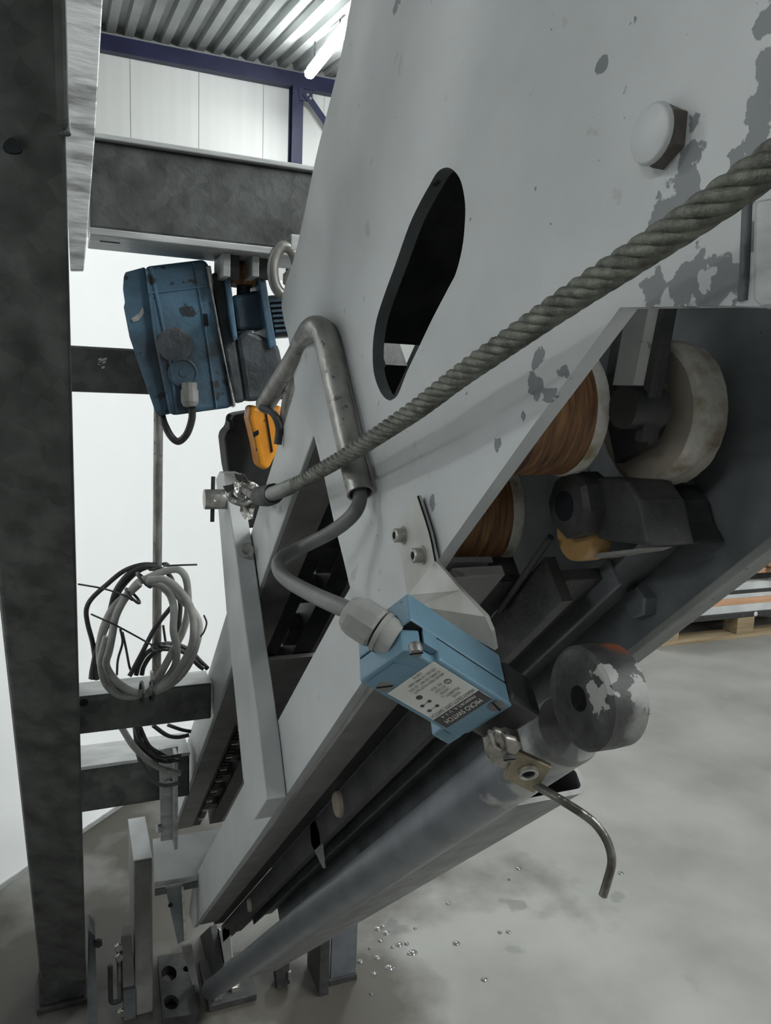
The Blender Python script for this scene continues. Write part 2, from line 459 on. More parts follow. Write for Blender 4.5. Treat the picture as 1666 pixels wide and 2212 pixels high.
def batten(x, y0, y1, z, label, group):
    t = thing('fluorescent_batten', label, 'lamp', (x, (y0 + y1) / 2, z), group)
    wbox('lamp_body', x - .05, x + .05, y0 + .02, y1 - .02, z + .052, z + .10, M['lampbody'], t)
    prism('diffuser', [V(x - .07, y0, z + .05), V(x - .06, y0, z - .01), V(x - .03, y0, z - .03), V(x + .03, y0, z - .03), V(x + .06, y0, z - .01), V(x + .07, y0, z + .05)], V(0, y1 - y0, 0), M['lamp'], t)
    for yy in (y0 + .25, y1 - .25):
        zc = ZE + .02 - SL * (YW - yy)
        wbox('hanger', x - .008, x + .008, yy - .008, yy + .008, z + .10, max(zc, z + .12), M['galv'], t)
XL = PY(668, 172, 11.4).x
ZL = PY(668, 165, 11.4).z
batten(XL, 9.8, 11.4, ZL, 'lit white fluorescent batten hanging under the ribbed roof by the column', None)
for (x, y) in ((XL, 5.6), (2.4, .2), (2.4, -1.9), (XL + .6, -4.6), (-6.0, 8.0), (-6.0, 2.5), (-6.0, -3.0), (9.0, 1.0), (9.0, -4.0)):  # unseen battens, added to brighten the white board and the side plate
    z = min(ZL, ZE - SL * (YW - y + .8) - .18)
    batten(x, y - .8, y + .8, z, 'added lit white fluorescent batten, unseen elsewhere under the hall roof', 'added ceiling battens outside the view')

# white partition board standing behind the frame
a, b = PZ(0, 1920), PZ(251, 1749)
dv = (b - a).normalized(); nv = Vector((-dv.y, dv.x, 0))
if nv.y < 0: nv = -nv
zt = PP(418, 547, a, nv).z
pt = thing('partition_board', 'tall white board standing on the floor behind the galvanised posts', 'board', a)
box('panel', a - dv * 2.2, dv * 4.0, nv * .03, V(0, 0, zt), M['partition'], pt, bevel=.003)
box('edge_trim', a - dv * 2.2 - nv * .004, dv * 4.0, nv * .038, V(0, 0, .012), M['galv_light'], pt)

# ------------------------------------------------------------------ galvanised frame on the left
# leaning post
def post_pts(y, d):
    return P((y - 1330) * .11, y, d), P(142 + (y - 290) * .0243, y, d)
gp = thing('galvanized_post', 'leaning dark galvanised box post with a punched hole, beside the white board', 'post', PZ(140, 2160))
def seg(name, yA, yB, grow, mat):
    def dd(y): return .0835 * F / ((142 + (y - 290) * .0243) - (y - 1330) * .11)
    c = []
    for y in (yA, yB):
        l, r = post_pts(y, dd(y))
        w = (r - l).normalized(); l = l - w * grow; r = r + w * grow
        c.append((l, r))
    back = V(0, .075, .03)
    (l0, r0_), (l1, r1_) = c
    return hexa(name, [l0, r0_, r1_, l1, l0 + back, r0_ + back, r1_ + back, l1 + back], mat, gp, bevel=.006, seg=3)
seg('post_tube', -760, 2120, 0, M['galv'])
seg('upper_sleeve', -800, 288, .0025, M['galv'])
seg('weld_seam', 284, 296, .004, M['galv'])
hole = [P(5 + 22 + 20 * math.cos(t) + 4 * math.sin(2 * t), 314 + 17 * math.sin(t) + 3 * math.cos(t), .0835 * F / 256 - .0035) for t in [i * math.pi / 7 for i in range(14)]]
prism('punched_hole', hole, V(0, .004, 0), M['gasket'], gp)
f0 = PZ(140, 2170)
wbox('base_plate', f0.x - .05, f0.x + .045, f0.y - .012, f0.y + .10, 0.0, .012, M['black2'], gp, bevel=.002)
wbox('foot_sleeve', f0.x - .045, f0.x + .040, f0.y - .005, f0.y + .085, .012, .085, M['galv'], gp, bevel=.003)

# flat bar with dragged zinc
fb = thing('zinc_flat_bar', 'bright flat bar with dragged zinc streaks behind the leaning post', 'steel bar', PY(165, 583, .84))
prism('bar', [PY(x, y, .835) for x, y in ((95, -560), (252, -560), (222, 0), (205, 300), (190, 490), (181, 583), (152, 583), (138, 300))], V(0, .012, 0), M['galv_streak'], fb, bevel=.001)

def xbeam(name, label, Y, dep, left, right, ytl, ybl, xr, mat, lip=True):
    zt, zb_ = PY(left, ytl, Y).z, PY(left, ybl, Y).z
    x0, x1 = PY(left, ytl, Y).x, xr
    t = thing(name, label, 'beam', (x0, Y, zb_))
    wbox('web', x0, x1, Y, Y + dep, zb_, zt, mat, t, bevel=.003)
    return t, x0, x1, zb_, zt
b1, x0, x1, z0, z1 = xbeam('cross_beam', 'deep galvanised channel beam carrying the blue chain hoist', .86, .075, 190, 700, 300, 492, .62, M['galv'])
wbox('top_flange', x0, x1, .853, .935, z1 + .0002, z1 + .0055, M['galv_light'], b1, bevel=.001)
wbox('bottom_flange', x0, x1, .853, .940, z0 - .0075, z0 - .0002, M['galv_light'], b1, bevel=.001)  # paler than the web: bounced light put into the underside colour
wbox('slot_mark', PY(215, 505, .89).x, PY(258, 505, .89).x, .882, .886, z0 - .0079, z0 - .0070, M['gasket'], b1)
B1Z = z0
b2, *_ = xbeam('cross_beam', 'scuffed galvanised crossbar running behind the blue hoist cover', 1.06, .05, 120, 700, 744, 845, .19, M['galv'])
for i in range(7):
    a = PY(216 + random.uniform(-6, 14), 785 + random.uniform(-8, 16), 1.0595)
    prism('scuff', [a, a + V(.004, 0, .001), a + V(.0045, 0, .004), a + V(.001, 0, .003)], V(0, .0004, 0), M['galv_light'], b2)
b3, x0, x1, z0, z1 = xbeam('cross_beam', 'galvanised box beam with the cable coil hanging on it', 1.15, .055, 168, 700, 1506, 1588, .196, M['galv'])
for o_ in (wbox('top_face', x0, x1, 1.15, 1.205, z1 + .0002, z1 + .0012, M['galv_light'], b3),): pass
B3Z = z1
lathe('punched_hole', PY(181, 1518, 1.1495), (0, 1, 0), [(.006, 0), (.006, .001)], M['gasket'], b3, sides=12)
b4, x0, x1, z0, z1 = xbeam('cross_beam', 'lowest galvanised crossbar with pale top edge near the floor', 1.34, .07, 170, 700, 1662, 1757, .19, M['galv'])
wbox('top_flange', x0, x1, 1.335, 1.42, z1 + .0002, z1 + .006, M['galv_light'], b4)
# upright plate at the end of the lowest crossbar
up = thing('upright_plate', 'pale galvanised upright plate with bolts at the end of the lowest crossbar', 'bracket', PY(363, 1830, 1.30))
prism('plate', [PY(x, y, 1.30) for x, y in ((345, 1620), (385, 1612), (382, 1812), (347, 1818))], V(0, .012, 0), M['galv_light'], up, bevel=.001)
box('return_lip', PY(372, 1616, 1.299), V(.006, 0, 0), V(0, -.03, 0), PY(372, 1815, 1.299) - PY(372, 1616, 1.299), M['galv_light'], up)
hexbolt('bolt', PY(348, 1788, 1.30), (-1, -.3, 0), .008, .008, M['zinc'], up)
hexbolt('bolt', PY(364, 1690, 1.30), (0, -1, 0), .007, .006, M['zinc'], up)

# thin pole on beam 3
pa, pb = PY(338, 1462, 1.18), PY(343, 800, 1.18)
pa.z = B3Z + .0014
pol = thing('conduit_pole', 'thin pale vertical conduit pole standing on the cable coil beam', 'pole', pa)
tube('pole', [pa, pb], .0068, M['conduit'], pol, k=1)
lathe('collar', pa + V(0, 0, .0), (0, 0, 1), [(.0095, 0), (.0095, .016), (.007, .018)], M['zinc'], pol, sides=16)

# ------------------------------------------------------------------ cable coil
def cp(lst, Y, wob=.004):
    out = []
    for i, (x, y) in enumerate(lst):
        out.append(PY(150 + x / 4.097, 1180 + y / 4.097, Y + wob * math.sin(i * 1.3 + Y * 90)))
    return out
cc = thing('cable_coil', 'coil of pale grey cable tied up and hung over the box beam', 'cable', PY(310, 1500, 1.12))
loops = [[(640, 300), (520, 420), (400, 530), (330, 650), (280, 800), (268, 950), (290, 1080), (380, 1200), (500, 1275), (650, 1300), (800, 1270), (950, 1180), (1060, 1040), (1130, 850), (1150, 700), (1100, 580), (1000, 480), (900, 370), (780, 310)],
         [(650, 300), (800, 235), (950, 205), (1025, 270), (1050, 420), (1045, 600), (1000, 760), (930, 900), (850, 1050), (780, 1180), (700, 1290), (560, 1330), (430, 1310), (330, 1220)],
         [(680, 320), (800, 350), (890, 430), (925, 560), (920, 750), (950, 900), (935, 1050), (850, 1180), (740, 1280), (600, 1320), (450, 1320), (340, 1240), (290, 1120), (285, 980), (330, 800)],
         [(620, 330), (500, 450), (410, 620), (380, 780), (350, 930), (325, 1050), (400, 1180), (520, 1270), (640, 1310)],
         [(690, 300), (860, 300), (1000, 420), (1080, 560), (1100, 720), (1080, 880), (1000, 1040), (900, 1180), (760, 1290)]]
for i, l in enumerate(loops):
    tube('cable', cp(l, 1.128 - .007 * i), 0.0054, M['cablelt'], cc, sides=10, k=5, closed=(i == 0))
for x, y in ((560, 440), (640, 1290), (730, 1280), (660, 300)):
    c0 = PY(150 + x / 4.097, 1180 + y / 4.097, 1.112)
    ax = V(.7, 0, .7) if y < 1000 else V(1, 0, -.1)
    ring = [c0 + (ax.normalized().cross(V(0, 1, 0)) * math.cos(t) * .013 + V(0, 1, 0) * math.sin(t) * .022) for t in [i * math.pi / 6 for i in range(12)]]
    tube('cable_tie', ring, .0022, M['cableblk'], cc, sides=6, k=2, closed=True)
bc = thing('cable_coil', 'bundle of thin black cables looped around the conduit pole', 'cable', PY(230, 1470, 1.16))
bl = [[(790, 185), (650, 180), (530, 240), (440, 340), (390, 440), (350, 600), (280, 780), (230, 950), (200, 1100), (190, 1175)],
      [(780, 165), (640, 165), (480, 220), (330, 340), (200, 460), (150, 560), (160, 680), (200, 830), (220, 950), (230, 1080), (245, 1180)],
      [(770, 175), (660, 195), (560, 260), (470, 360), (415, 460), (375, 610), (300, 790), (245, 960), (215, 1100), (205, 1180)],
      [(790, 190), (880, 250), (930, 350), (980, 500), (970, 700), (950, 830)],
      [(900, 540), (760, 720), (650, 930), (560, 1100), (530, 1150)], [(850, 870), (700, 930), (620, 1040), (590, 1140)], [(840, 900), (730, 960), (660, 1060), (640, 1140)],
      [(790, 870), (930, 865), (1060, 920), (1160, 1020), (1225, 1085)], [(800, 885), (920, 900), (1050, 960), (1140, 1050), (1190, 1085)], [(830, 700), (850, 840)],
      [(450, 730), (470, 850), (430, 1000), (420, 1140)], [(470, 760), (500, 900), (530, 1060), (550, 1110)]]
for i, l in enumerate(bl):
    tube('cable', cp(l, 1.166 + .003 * (i % 4), .002), .0036 if i < 9 else .0018, M['cableblk'], bc, sides=8, k=5)
for l in ([(190, 600), (430, 710), (740, 880), (820, 930)], [(75, 335), (300, 375), (470, 430), (560, 480)], [(830, 175), (960, 168), (1130, 163)], [(1190, 610), (1215, 680), (1190, 760), (1160, 800)]):
    tube('cable_tie', cp(l, 1.10, .001), .0013, M['cableblk'], bc, sides=6, k=4)
for x, y in ((790, 180), (820, 890)):
    c0 = PY(150 + x / 4.097, 1180 + y / 4.097, 1.17)
    tube('cable_tie', [c0 + V(math.cos(t) * .015, math.sin(t) * .02, .002 * math.sin(3 * t)) for t in [i * math.pi / 6 for i in range(12)]], .0022, M['cableblk'], bc, sides=6, k=2, closed=True)
hc = thing('hanging_cables', 'loose grey and black cables sagging below the box beam to the mast', 'cable', PY(300, 1590, 1.24))
for i, (l, r, mm) in enumerate([([(460, 1600), (560, 1760), (680, 1880), (820, 1970), (985, 2010)], .0052, 'cablelt'), ([(590, 1590), (640, 1740), (740, 1840), (850, 1870), (990, 1850)], .0036, 'cableblk'), ([(620, 1590), (700, 1760), (800, 1830), (900, 1885), (990, 1900)], .0034, 'cableblk'),
                     ([(585, 1590), (640, 1780), (740, 1870), (860, 1905), (985, 1880)], .0036, 'cableblk'), ([(578, 1600), (610, 1850), (690, 2000), (780, 2100), (880, 2115), (975, 2090)], .0036, 'cable'), ([(740, 1585), (860, 1670), (960, 1690), (1060, 1670)], .0036, 'cableblk'), ([(870, 1580), (980, 1620), (1075, 1640)], .0032, 'cableblk')]):
    tube('cable', cp(l, 1.235 + .004 * i, .001), r, M[mm], hc, sides=8, k=6)

# ------------------------------------------------------------------ blue chain hoist
YH = .90
ho = thing('chain_hoist', 'grimy blue electric chain hoist hanging below the galvanised channel beam', 'hoist', PY(420, 720, YH))
def hp(pts, Y): return [PY(x, y, Y) for x, y in pts]
def cr3(pts): return [(150 + x / 2.777, 480 + y / 2.777) for x, y in pts]
prism('end_cover', hp(cr3([(325, 330), (335, 300), (440, 272), (450, 268), (520, 720), (610, 1150), (535, 1165), (515, 1140), (360, 690), (325, 510), (332, 480), (320, 400)]), YH + .012), V(.012, .10, .012), M['hoist'], ho, bevel=.006, seg=3)
prism('motor_housing', hp(cr3([(450, 266), (500, 260), (815, 222), (835, 260), (930, 780), (985, 1090), (975, 1115), (645, 1160), (600, 1160), (510, 720)]), YH), V(.012, .115, .012), M['hoist'], ho, bevel=.006, seg=3)
for xs in ([(480, 268), (498, 264), (590, 700), (660, 1150), (642, 1154), (572, 705)], [(740, 238), (752, 236), (820, 620), (890, 1120), (878, 1122), (808, 622)]):
    prism('rib', hp(cr3(xs), YH - .0025), V(0, .004, 0), M['hoist'], ho, bevel=.001)
prism('rib', hp(cr3([(490, 415), (830, 375), (832, 390), (493, 430)]), YH - .002), V(0, .004, 0), M['hoist'], ho, bevel=.001)
oc = PY(*cr3([(630, 735)])[0], YH)
lathe('oval_recess', oc + V(0, -.001, 0), (0, -1, 0), [(.019, 0), (.019, .0012), (.017, .0016)], M['hoistdark'], ho, sides=28)
oc = PY(*cr3([(680, 905)])[0], YH)
bo = lathe('round_boss', oc, (0, -1, 0), [(.0165, 0), (.016, .003), (.0145, .0034), (.014, .002), (.005, .002), (.004, .003)], M['hoist'], ho, sides=28)
for q in ((815, 590), (945, 880)):
    prism('vent_slot', hp(cr3([(q[0] - 15, q[1] - 40), (q[0] + 12, q[1] - 42), (q[0] + 22, q[1] + 30), (q[0] - 6, q[1] + 34)]), YH - .003), V(0, .003, 0), M['gasket'], ho)
prism('clamp_band', hp(cr3([(820, 262), (850, 258), (900, 640), (1000, 1100), (985, 1115), (925, 800)]), YH - .006), V(0, .02, 0), M['zinc'], ho, bevel=.002)
prism('flange_plate', hp(cr3([(925, 285), (958, 268), (1012, 700), (985, 720), (960, 560)]), YH - .004), V(.004, .09, 0), M['hoist'], ho, bevel=.002)
prism('brake_housing', hp(cr3([(850, 300), (940, 300), (1000, 700), (1060, 1075), (990, 1090), (930, 780), (880, 560)]), YH + .010), V(.01, .08, 0), M['hoistdark'], ho, bevel=.004)
prism('rotor_case', hp(cr3([(975, 440), (1140, 405), (1185, 640), (1010, 650)]), YH + .022), V(0, .06, 0), M['hoist'], ho, bevel=.004)
prism('flange_plate', hp(cr3([(1120, 270), (1165, 258), (1245, 740), (1200, 760)]), YH - .002), V(.004, .085, 0), M['hoist'], ho, bevel=.002)
prism('gear_case', hp(cr3([(1000, 690), (1060, 640), (1200, 700), (1260, 740), (1330, 1060), (1090, 1075), (1060, 1080)]), YH + .006), V(0, .08, 0), M['hoistdark'], ho, bevel=.006)
for k in range(7):
    y = 465 + k * 30
    prism('cooling_fin', hp(cr3([(1200 + k * 6, y), (1330 + k * 6, y - 8), (1332 + k * 6, y + 6), (1202 + k * 6, y + 15)]), YH + .012), V(0, .06, 0), M['hoist'], ho)
prism('fin_drum', hp(cr3([(1200, 440), (1330, 430), (1370, 680), (1240, 690)]), YH + .024), V(0, .05, 0), M['hoistdark'], ho)
nb = PY(*cr3([(1045, 320)])[0], YH + .035)
lathe('suspension_nut', nb + V(0, 0, -.012), (0, 0, 1), [(.022, 0), (.026, .004), (.026, .020), (.02, .026)], M['rust'], ho, sides=20)
tube('suspension_bolt', [nb + V(0, 0, -.045), nb + V(0, 0, .042)], .008, M['black'], ho, k=1)
gl = PY(*cr3([(722, 1040)])[0], YH - .010)
gx = V(.02, -.1, -1)
g_ = lathe('cable_gland', gl + V(0, .004, .014), gx, [(.0085, 0), (.0085, .008), (.0098, .008), (.0098, .021), (.0075, .026), (.005, .027)], M['nylon'], ho, sides=14, ang=20)
tube('power_cable', [PY(*q, YH - .008 + .03 * i / 6) for i, q in enumerate(cr3([(735, 1110), (735, 1180), (705, 1270), (655, 1315), (610, 1285), (570, 1210), (555, 1160)]))], .0042, M['cableblk'], ho, sides=10)
prism('paint_chip', hp(cr3([(385, 600), (370, 580), (420, 545), (440, 510), (448, 545), (415, 590)]), YH + .0105), V(0, .002, 0), M['zinc'], ho)
# hangers from the beam
for xa, xb, hl in ((478, 518, 'short steel hanger bracket above the hoist, on the post side'), (540, 584, 'short steel hanger bracket above the hoist, next to the lifting ring')):
    h0 = PY(xa, 530, .885); h1 = PY(xb, 530, .885); h2 = PY(xa, 600, .885)
    hg = thing('hanger_bracket', hl, 'bracket', (h0.x, .9, h2.z), 'hoist hanger brackets')
    wbox('side_plate', h0.x, h0.x + .008, .872, .93, h2.z, B1Z - .0078, M['galv_light'], hg, bevel=.001)
    wbox('front_plate', h0.x + .0082, h1.x, .885, .893, h2.z, B1Z - .0078, M['black2'], hg, bevel=.001)
# shackle ring
rc = PY(616, 585, .80)
sh = thing('lifting_ring', 'dull steel lifting ring with bolt at the edge of the slotted plate', 'shackle', rc)
tube('ring', [rc + V(math.cos(t) * .013, 0, math.sin(t) * .024) for t in [i * math.pi / 8 for i in range(16)]], .006, M['conduit'], sh, sides=10, k=2, closed=True)
hexbolt('bolt', rc + V(.012, .0, -.008), (-1, -.6, 0), .010, .012, M['zinc'], sh)
wbox('lug', rc.x + .004, rc.x + .03, rc.y - .006, rc.y + .006, rc.z + .020, rc.z + .036, M['galv_light'], sh, bevel=.001)
# orange hook block and black chain bag
hk = thing('hook_block', 'orange hook block hanging under the blue hoist', 'hook block', PY(575, 940, .93))
prism('shell', hp([(541, 874), (564, 879), (612, 876), (610, 905), (600, 977), (580, 1016), (560, 1013), (550, 959), (537, 905)], .915), V(.003, .045, 0), M['orange'], hk, bevel=.006, seg=3)
prism('seam', hp([(571, 875), (574, 875), (590, 975), (587, 978)], .913), V(0, .003, 0), M['gasket'], hk)
prism('rating_mark', hp([(547, 935), (558, 928), (560, 938), (549, 945)], .9142), V(0, .001, 0), M['gasket'], hk)
tube('chain_rod', [PY(578, 871, .94), PY(578, 880, .94)], .006, M['black2'], hk, k=1)
bg = thing('chain_bag', 'black chain bag hanging behind the orange hook block', 'bag', PY(545, 1050, 1.0))
prism('bag', hp([(503, 898), (520, 893), (600, 880), (640, 1000), (628, 1130), (520, 1145), (492, 1010), (485, 950), (487, 935), (500, 925)], .99), V(.004, .07, 0), M['bagblack'], bg, bevel=.008, seg=3)
tube('strap', [PY(497, 895, .985), PY(493, 905, .985), PY(499, 912, .985), PY(498, 925, .985)], .0022, M['bagblack'], bg, sides=6)

# ------------------------------------------------------------------ inclined mast
ms = thing('inclined_mast', 'large grey painted inclined steel mast with a slotted side plate', 'machine', V(.25, 1.28, .05))
PLX = .2
outer = [(640, 860), (625, 740), (613, 690), (610, 640), (640, 540), (680, 352), (700, 270), (735, 130), (770, -60), (900, -520), (2000, -520), (2000, 640), (1640, 662), (1560, 660), (1340, 664), (1150, 922), (960, 1190), (873, 1330), (785, 1469), (700, 1597)]
loA = [RF(PLX, .194, 1.0), RF(PLX, .194, 1.68), RF(PLX, .225, 1.74), RF(PLX, .268, 1.62), RF(PLX, .27, .95)]
outer2 = catmull([PX(x, y, PLX) for x, y in outer[:8]], 5) + [PX(x, y, PLX) for x, y in outer[8:]]
outB = [PX(x, y, PLX) for x, y in [(745, 1290), (757, 1272), (740, 1200), (722, 1130), (700, 1028), (679, 944)]]
slot = [(963, 362), (980, 368), (996, 392), (1005, 440), (1004, 490), (998, 540), (985, 590), (970, 620), (934, 689), (905, 750), (880, 802), (862, 848), (850, 862), (838, 864), (824, 850), (812, 822), (806, 790), (806, 740), (814, 689), (832, 632), (853, 575), (883, 490), (905, 442), (928, 400), (945, 372)]
plate('side_plate', outer2 + loA + outB, [catmull([PX(x, y, PLX) for x, y in slot], 4, True)], V(.0085, 0, 0), M['plate'], ms, rim=M['webdark'])
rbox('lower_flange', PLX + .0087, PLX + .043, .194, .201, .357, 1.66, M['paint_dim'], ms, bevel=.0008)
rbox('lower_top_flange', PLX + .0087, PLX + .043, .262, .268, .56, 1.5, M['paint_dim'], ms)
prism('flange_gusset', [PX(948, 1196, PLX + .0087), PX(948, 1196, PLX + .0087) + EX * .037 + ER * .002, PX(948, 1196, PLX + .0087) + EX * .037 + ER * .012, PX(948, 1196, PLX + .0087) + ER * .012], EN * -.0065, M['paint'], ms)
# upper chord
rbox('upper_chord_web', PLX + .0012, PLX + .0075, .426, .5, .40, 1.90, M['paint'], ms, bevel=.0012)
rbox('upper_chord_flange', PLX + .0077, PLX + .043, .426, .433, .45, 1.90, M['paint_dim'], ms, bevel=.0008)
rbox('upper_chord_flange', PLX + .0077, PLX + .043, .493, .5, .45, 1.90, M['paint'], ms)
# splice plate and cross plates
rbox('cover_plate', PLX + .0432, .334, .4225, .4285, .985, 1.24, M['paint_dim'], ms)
foot_top = [PX(483, 1787, .2), PX(427, 1890, .2)]
# rope arm across both chords
armL = [(466, 1034), (489, 1320), (505, 1480), (525, 1683), (548, 1772)]
armM = [(586, 1728), (560, 1585), (532, 1375), (509, 1195), (483, 1022), (474, 1018)]
XA = .178
arm = prism('rope_arm', [PX(x, y, XA) for x, y in armL + [(575, 1728)] + armM[1:]], V(.0215, 0, 0), M['paint'], ms, bevel=.0015)
def weld(pts, r, X):
    path = catmull([PX(x, y, X) for x, y in pts], 8)
    path = [p + V(0, random.uniform(-.0006, .0006), random.uniform(-.0008, .0008)) for p in path]
    vs, fs = tubemesh(path, [r * random.uniform(.8, 1.2) for _ in path], 8)
    me = mesh('weld_bead', vs, fs); smoothang(me, 60)
    return link('weld_bead', me, M['paint'], arm)
weld([(530, 1215), (536, 1250), (546, 1300)], .004, .199)
weld([(583, 1590), (590, 1640), (603, 1718)], .0045, .199)
# right-hand web of the mast
rbox('right_web', .335, .343, .149, .43, .05, 1.55, M['webdark'], ms, bevel=.001)
rbox('right_web_edge', .330, .346, .1435, .1488, .05, 1.5, M['channel'], ms, bevel=.001)
hexbolt('web_bolt', PX(1397, 1300, .335), (-1, 0, 0), .0105, .010, M['webdark'], ms)
rbox('shade_cover', .215, .334, .436, .441, -.10, .40, M['black'], ms)  # black sheet added to darken the inside of the mast
# inner dark rails seen between the chords and below
rbox('inner_rail', .2445, .264, .432, .462, .42, 1.92, M['black'], ms)
rbox('inner_rail', .2855, .312, .430, .470, .42, 1.92, M['black'], ms)
rbox('inner_lip', .313, .320, .430, .436, .42, 1.92, M['paint_dim'], ms)
for k in range(13):
    r_ = .50 + k * .105
    rbox('rung', .2682, .2853, .434 + .004 * (k % 2), .46, r_, r_ + .034 + .012 * (k % 3), M['black2'] if k % 3 else M['black'], ms)
for k in range(34):
    r_ = 1.25 + k * .018
    rbox('rack_tooth', .252, .264, .426, .4318, r_, r_ + .008, M['zinc'] if k % 4 == 1 else M['black2'], ms)
# lower inner rails
rbox('guide_rail', .270, .300, .178, .186, .34, 1.75, M['black2'], ms, bevel=.001)
rbox('guide_rail', .262, .2695, .165, .195, .34, 1.75, M['black'], ms)
rbox('guide_angle', .3005, .3345, .180, .186, .28, 1.6, M['webdark'], ms, bevel=.001)
rbox('guide_angle', .297, .3003, .168, .1862, .33, 1.6, M['webdark'], ms, bevel=.001)
rbox('back_liner', .2435, .2618, .196, .232, .37, 1.72, M['black'], ms)
prism('stiffener', [PX(668, 1752, .262), PX(676, 1760, .262), PX(690, 1800, .262), PX(698, 1876, .262), PX(672, 1822, .262)], V(.003, 0, 0), M['webdark'], ms)
# slotted plate bolt, corner tube with weld
hb = PX(1440, 296, PLX)
pbt = lathe('plate_bolt', hb + V(-.0062, 0, 0), (-1, 0, 0), [(.0106, 0), (.0100, .0014), (.0092, .0019)], M['plate'], ms, sides=24, ang=50)
lathe('bolt_flank', hb, (-1, 0, 0), [(.0112, 0), (.0112, .005), (.0106, .0062)], M['flank'], pbt, sides=6, ang=20)
ct = prism('corner_tube', [PX(x, y, PLX - .001) for x, y in ((1622, 430), (1900, 380), (1900, 640), (1655, 666), (1640, 668), (1618, 650))], V(.012, 0, 0), M['galv_light'], ms, bevel=.003, seg=3)
tube('plate_weld', [PX(x, y, PLX) for x, y in ((1617, 420), (1613, 520), (1610, 600), (1606, 650))], .0018, M['webdark'], ms, sides=8)
rbox('bottom_edge_plate', PLX + .0087, .330, .150, .156, -.30, -.12, M['black'], ms)
prism('hang_bar', [PX(x, y, .245) for x, y in ((1356, 655), (1403, 655), (1368, 832), (1324, 832))], V(.006, 0, 0), M['channel'], ms)
prism('hang_bar', [PX(x, y, .268) for x, y in ((1422, 655), (1437, 655), (1385, 955), (1371, 952))], V(.008, 0, 0), M['black2'], ms)

# ------------------------------------------------------------------ roller carriage inside the mast
rc_ = thing('roller_carriage', 'dark roller carriage with worn cream and rust brown rollers inside the mast', 'carriage', PX(1216, 1100, .26))
def roller(cx, cy, X1, wid, r, name='roller'):
    c0 = PX(cx, cy, X1) - EX * wid
    t = lathe(name, c0, EX, [(r * .3, 0), (r * .96, 0), (r, wid * .06), (r, wid * .82)], M['rust'], rc_, sides=48)
    lathe('worn_rim', c0, EX, [(r * 1.004, wid * .82), (r * 1.02, wid * .86), (r * 1.015, wid * .97), (r * .97, wid), (r * .3, wid)], M['creamrim'], t, sides=60, jitter=.006)
    return t
def rad(px, cx, cy, X):
    return px * (PX(cx, cy, X) - C).dot(FW) / F
roller(1232, 888, .262, .048, rad(138, 1232, 888, .262))
roller(1072, 1100, .262, .048, rad(118, 1072, 1100, .262))
X3 = .292; c3 = PX(1392, 892, X3); R3 = rad(158, 1392, 892, X3)
t3 = lathe('roller', c3, EX, [(R3 * .28, 0), (R3 * .905, 0), (R3 * .905, .012), (R3 * .28, .012), (R3 * .28, 0)], M['cream'], rc_, sides=48)
lathe('worn_rim', c3, EX, [(R3 * .90, -.0002), (R3 * .96, .001), (R3, .004), (R3 * .995, .012), (R3 * .98, .020), (R3 * .5, .020), (R3 * .5, .013), (R3 * .90, .013), (R3 * .90, -.0002)], M['creamrim3'], t3, sides=64, jitter=.010)
lathe('hub', c3 - EX * .010, EX, [(R3 * .47, 0), (R3 * .47, .0098)], M['black'], rc_, sides=28)
prism('hub_arm', [PX(x, y, .279) for x, y in ((1330, 690), (1432, 690), (1424, 830), (1400, 960), (1330, 1000), (1300, 860))], V(.006, 0, 0), M['black'], rc_)
tube('axle', [PX(1345, 880, .26), PX(1345, 880, .26) + EX * .022], .011, M['black'], rc_, k=1, sides=16)
am = PX(1240, 1150, .268); ra = rad(62, 1240, 1150, .268)
lathe('roller', am, EX, [(ra * .3, 0), (ra, 0), (ra * 1.02, .003), (ra, .014)], M['amber'], rc_, sides=40)
lathe('boss', PX(1222, 1092, .255), EX, [(.008, 0), (.0165, 0), (.019, .003), (.019, .02)], M['black2'], rc_, sides=8, ang=20)
lathe('boss_hole', PX(1218, 1093, .2546), EX, [(.0085, 0), (.0085, .001)], M['gasket'], rc_, sides=20)
prism('block', [PX(x, y, .268) for x, y in ((1262, 1030), (1352, 1036), (1382, 1080), (1404, 1180), (1290, 1165), (1275, 1110))], V(.03, 0, 0), M['black2'], rc_, bevel=.002)
prism('block', [PX(x, y, .300) for x, y in ((1345, 1034), (1420, 1050), (1440, 1080), (1452, 1130), (1478, 1175), (1402, 1182))], V(.03, 0, 0), M['black'], rc_, bevel=.002)
prism('shelf_strip', [PX(x, y, .275) for x, y in ((1280, 1196), (1390, 1184), (1370, 1192), (1268, 1208))], V(.02, 0, 0), M['paint_dim'], rc_)
for (x, y, rr) in ((733, 1735, 30), (541, 1955, 14)):
    X = .262; r = rad(rr, x, y, X)
    lathe('small_roller', PX(x, y, X) - EX * .004, EX, [(r * .2, 0), (r * .9, 0), (r, .003), (r, .012)], M['cream'], rc_, sides=28)
tube('tie_rod', [PX(1190, 1160, .258), PX(1080, 1320, .258)], .0022, M['black2'], rc_, k=1, sides=8)

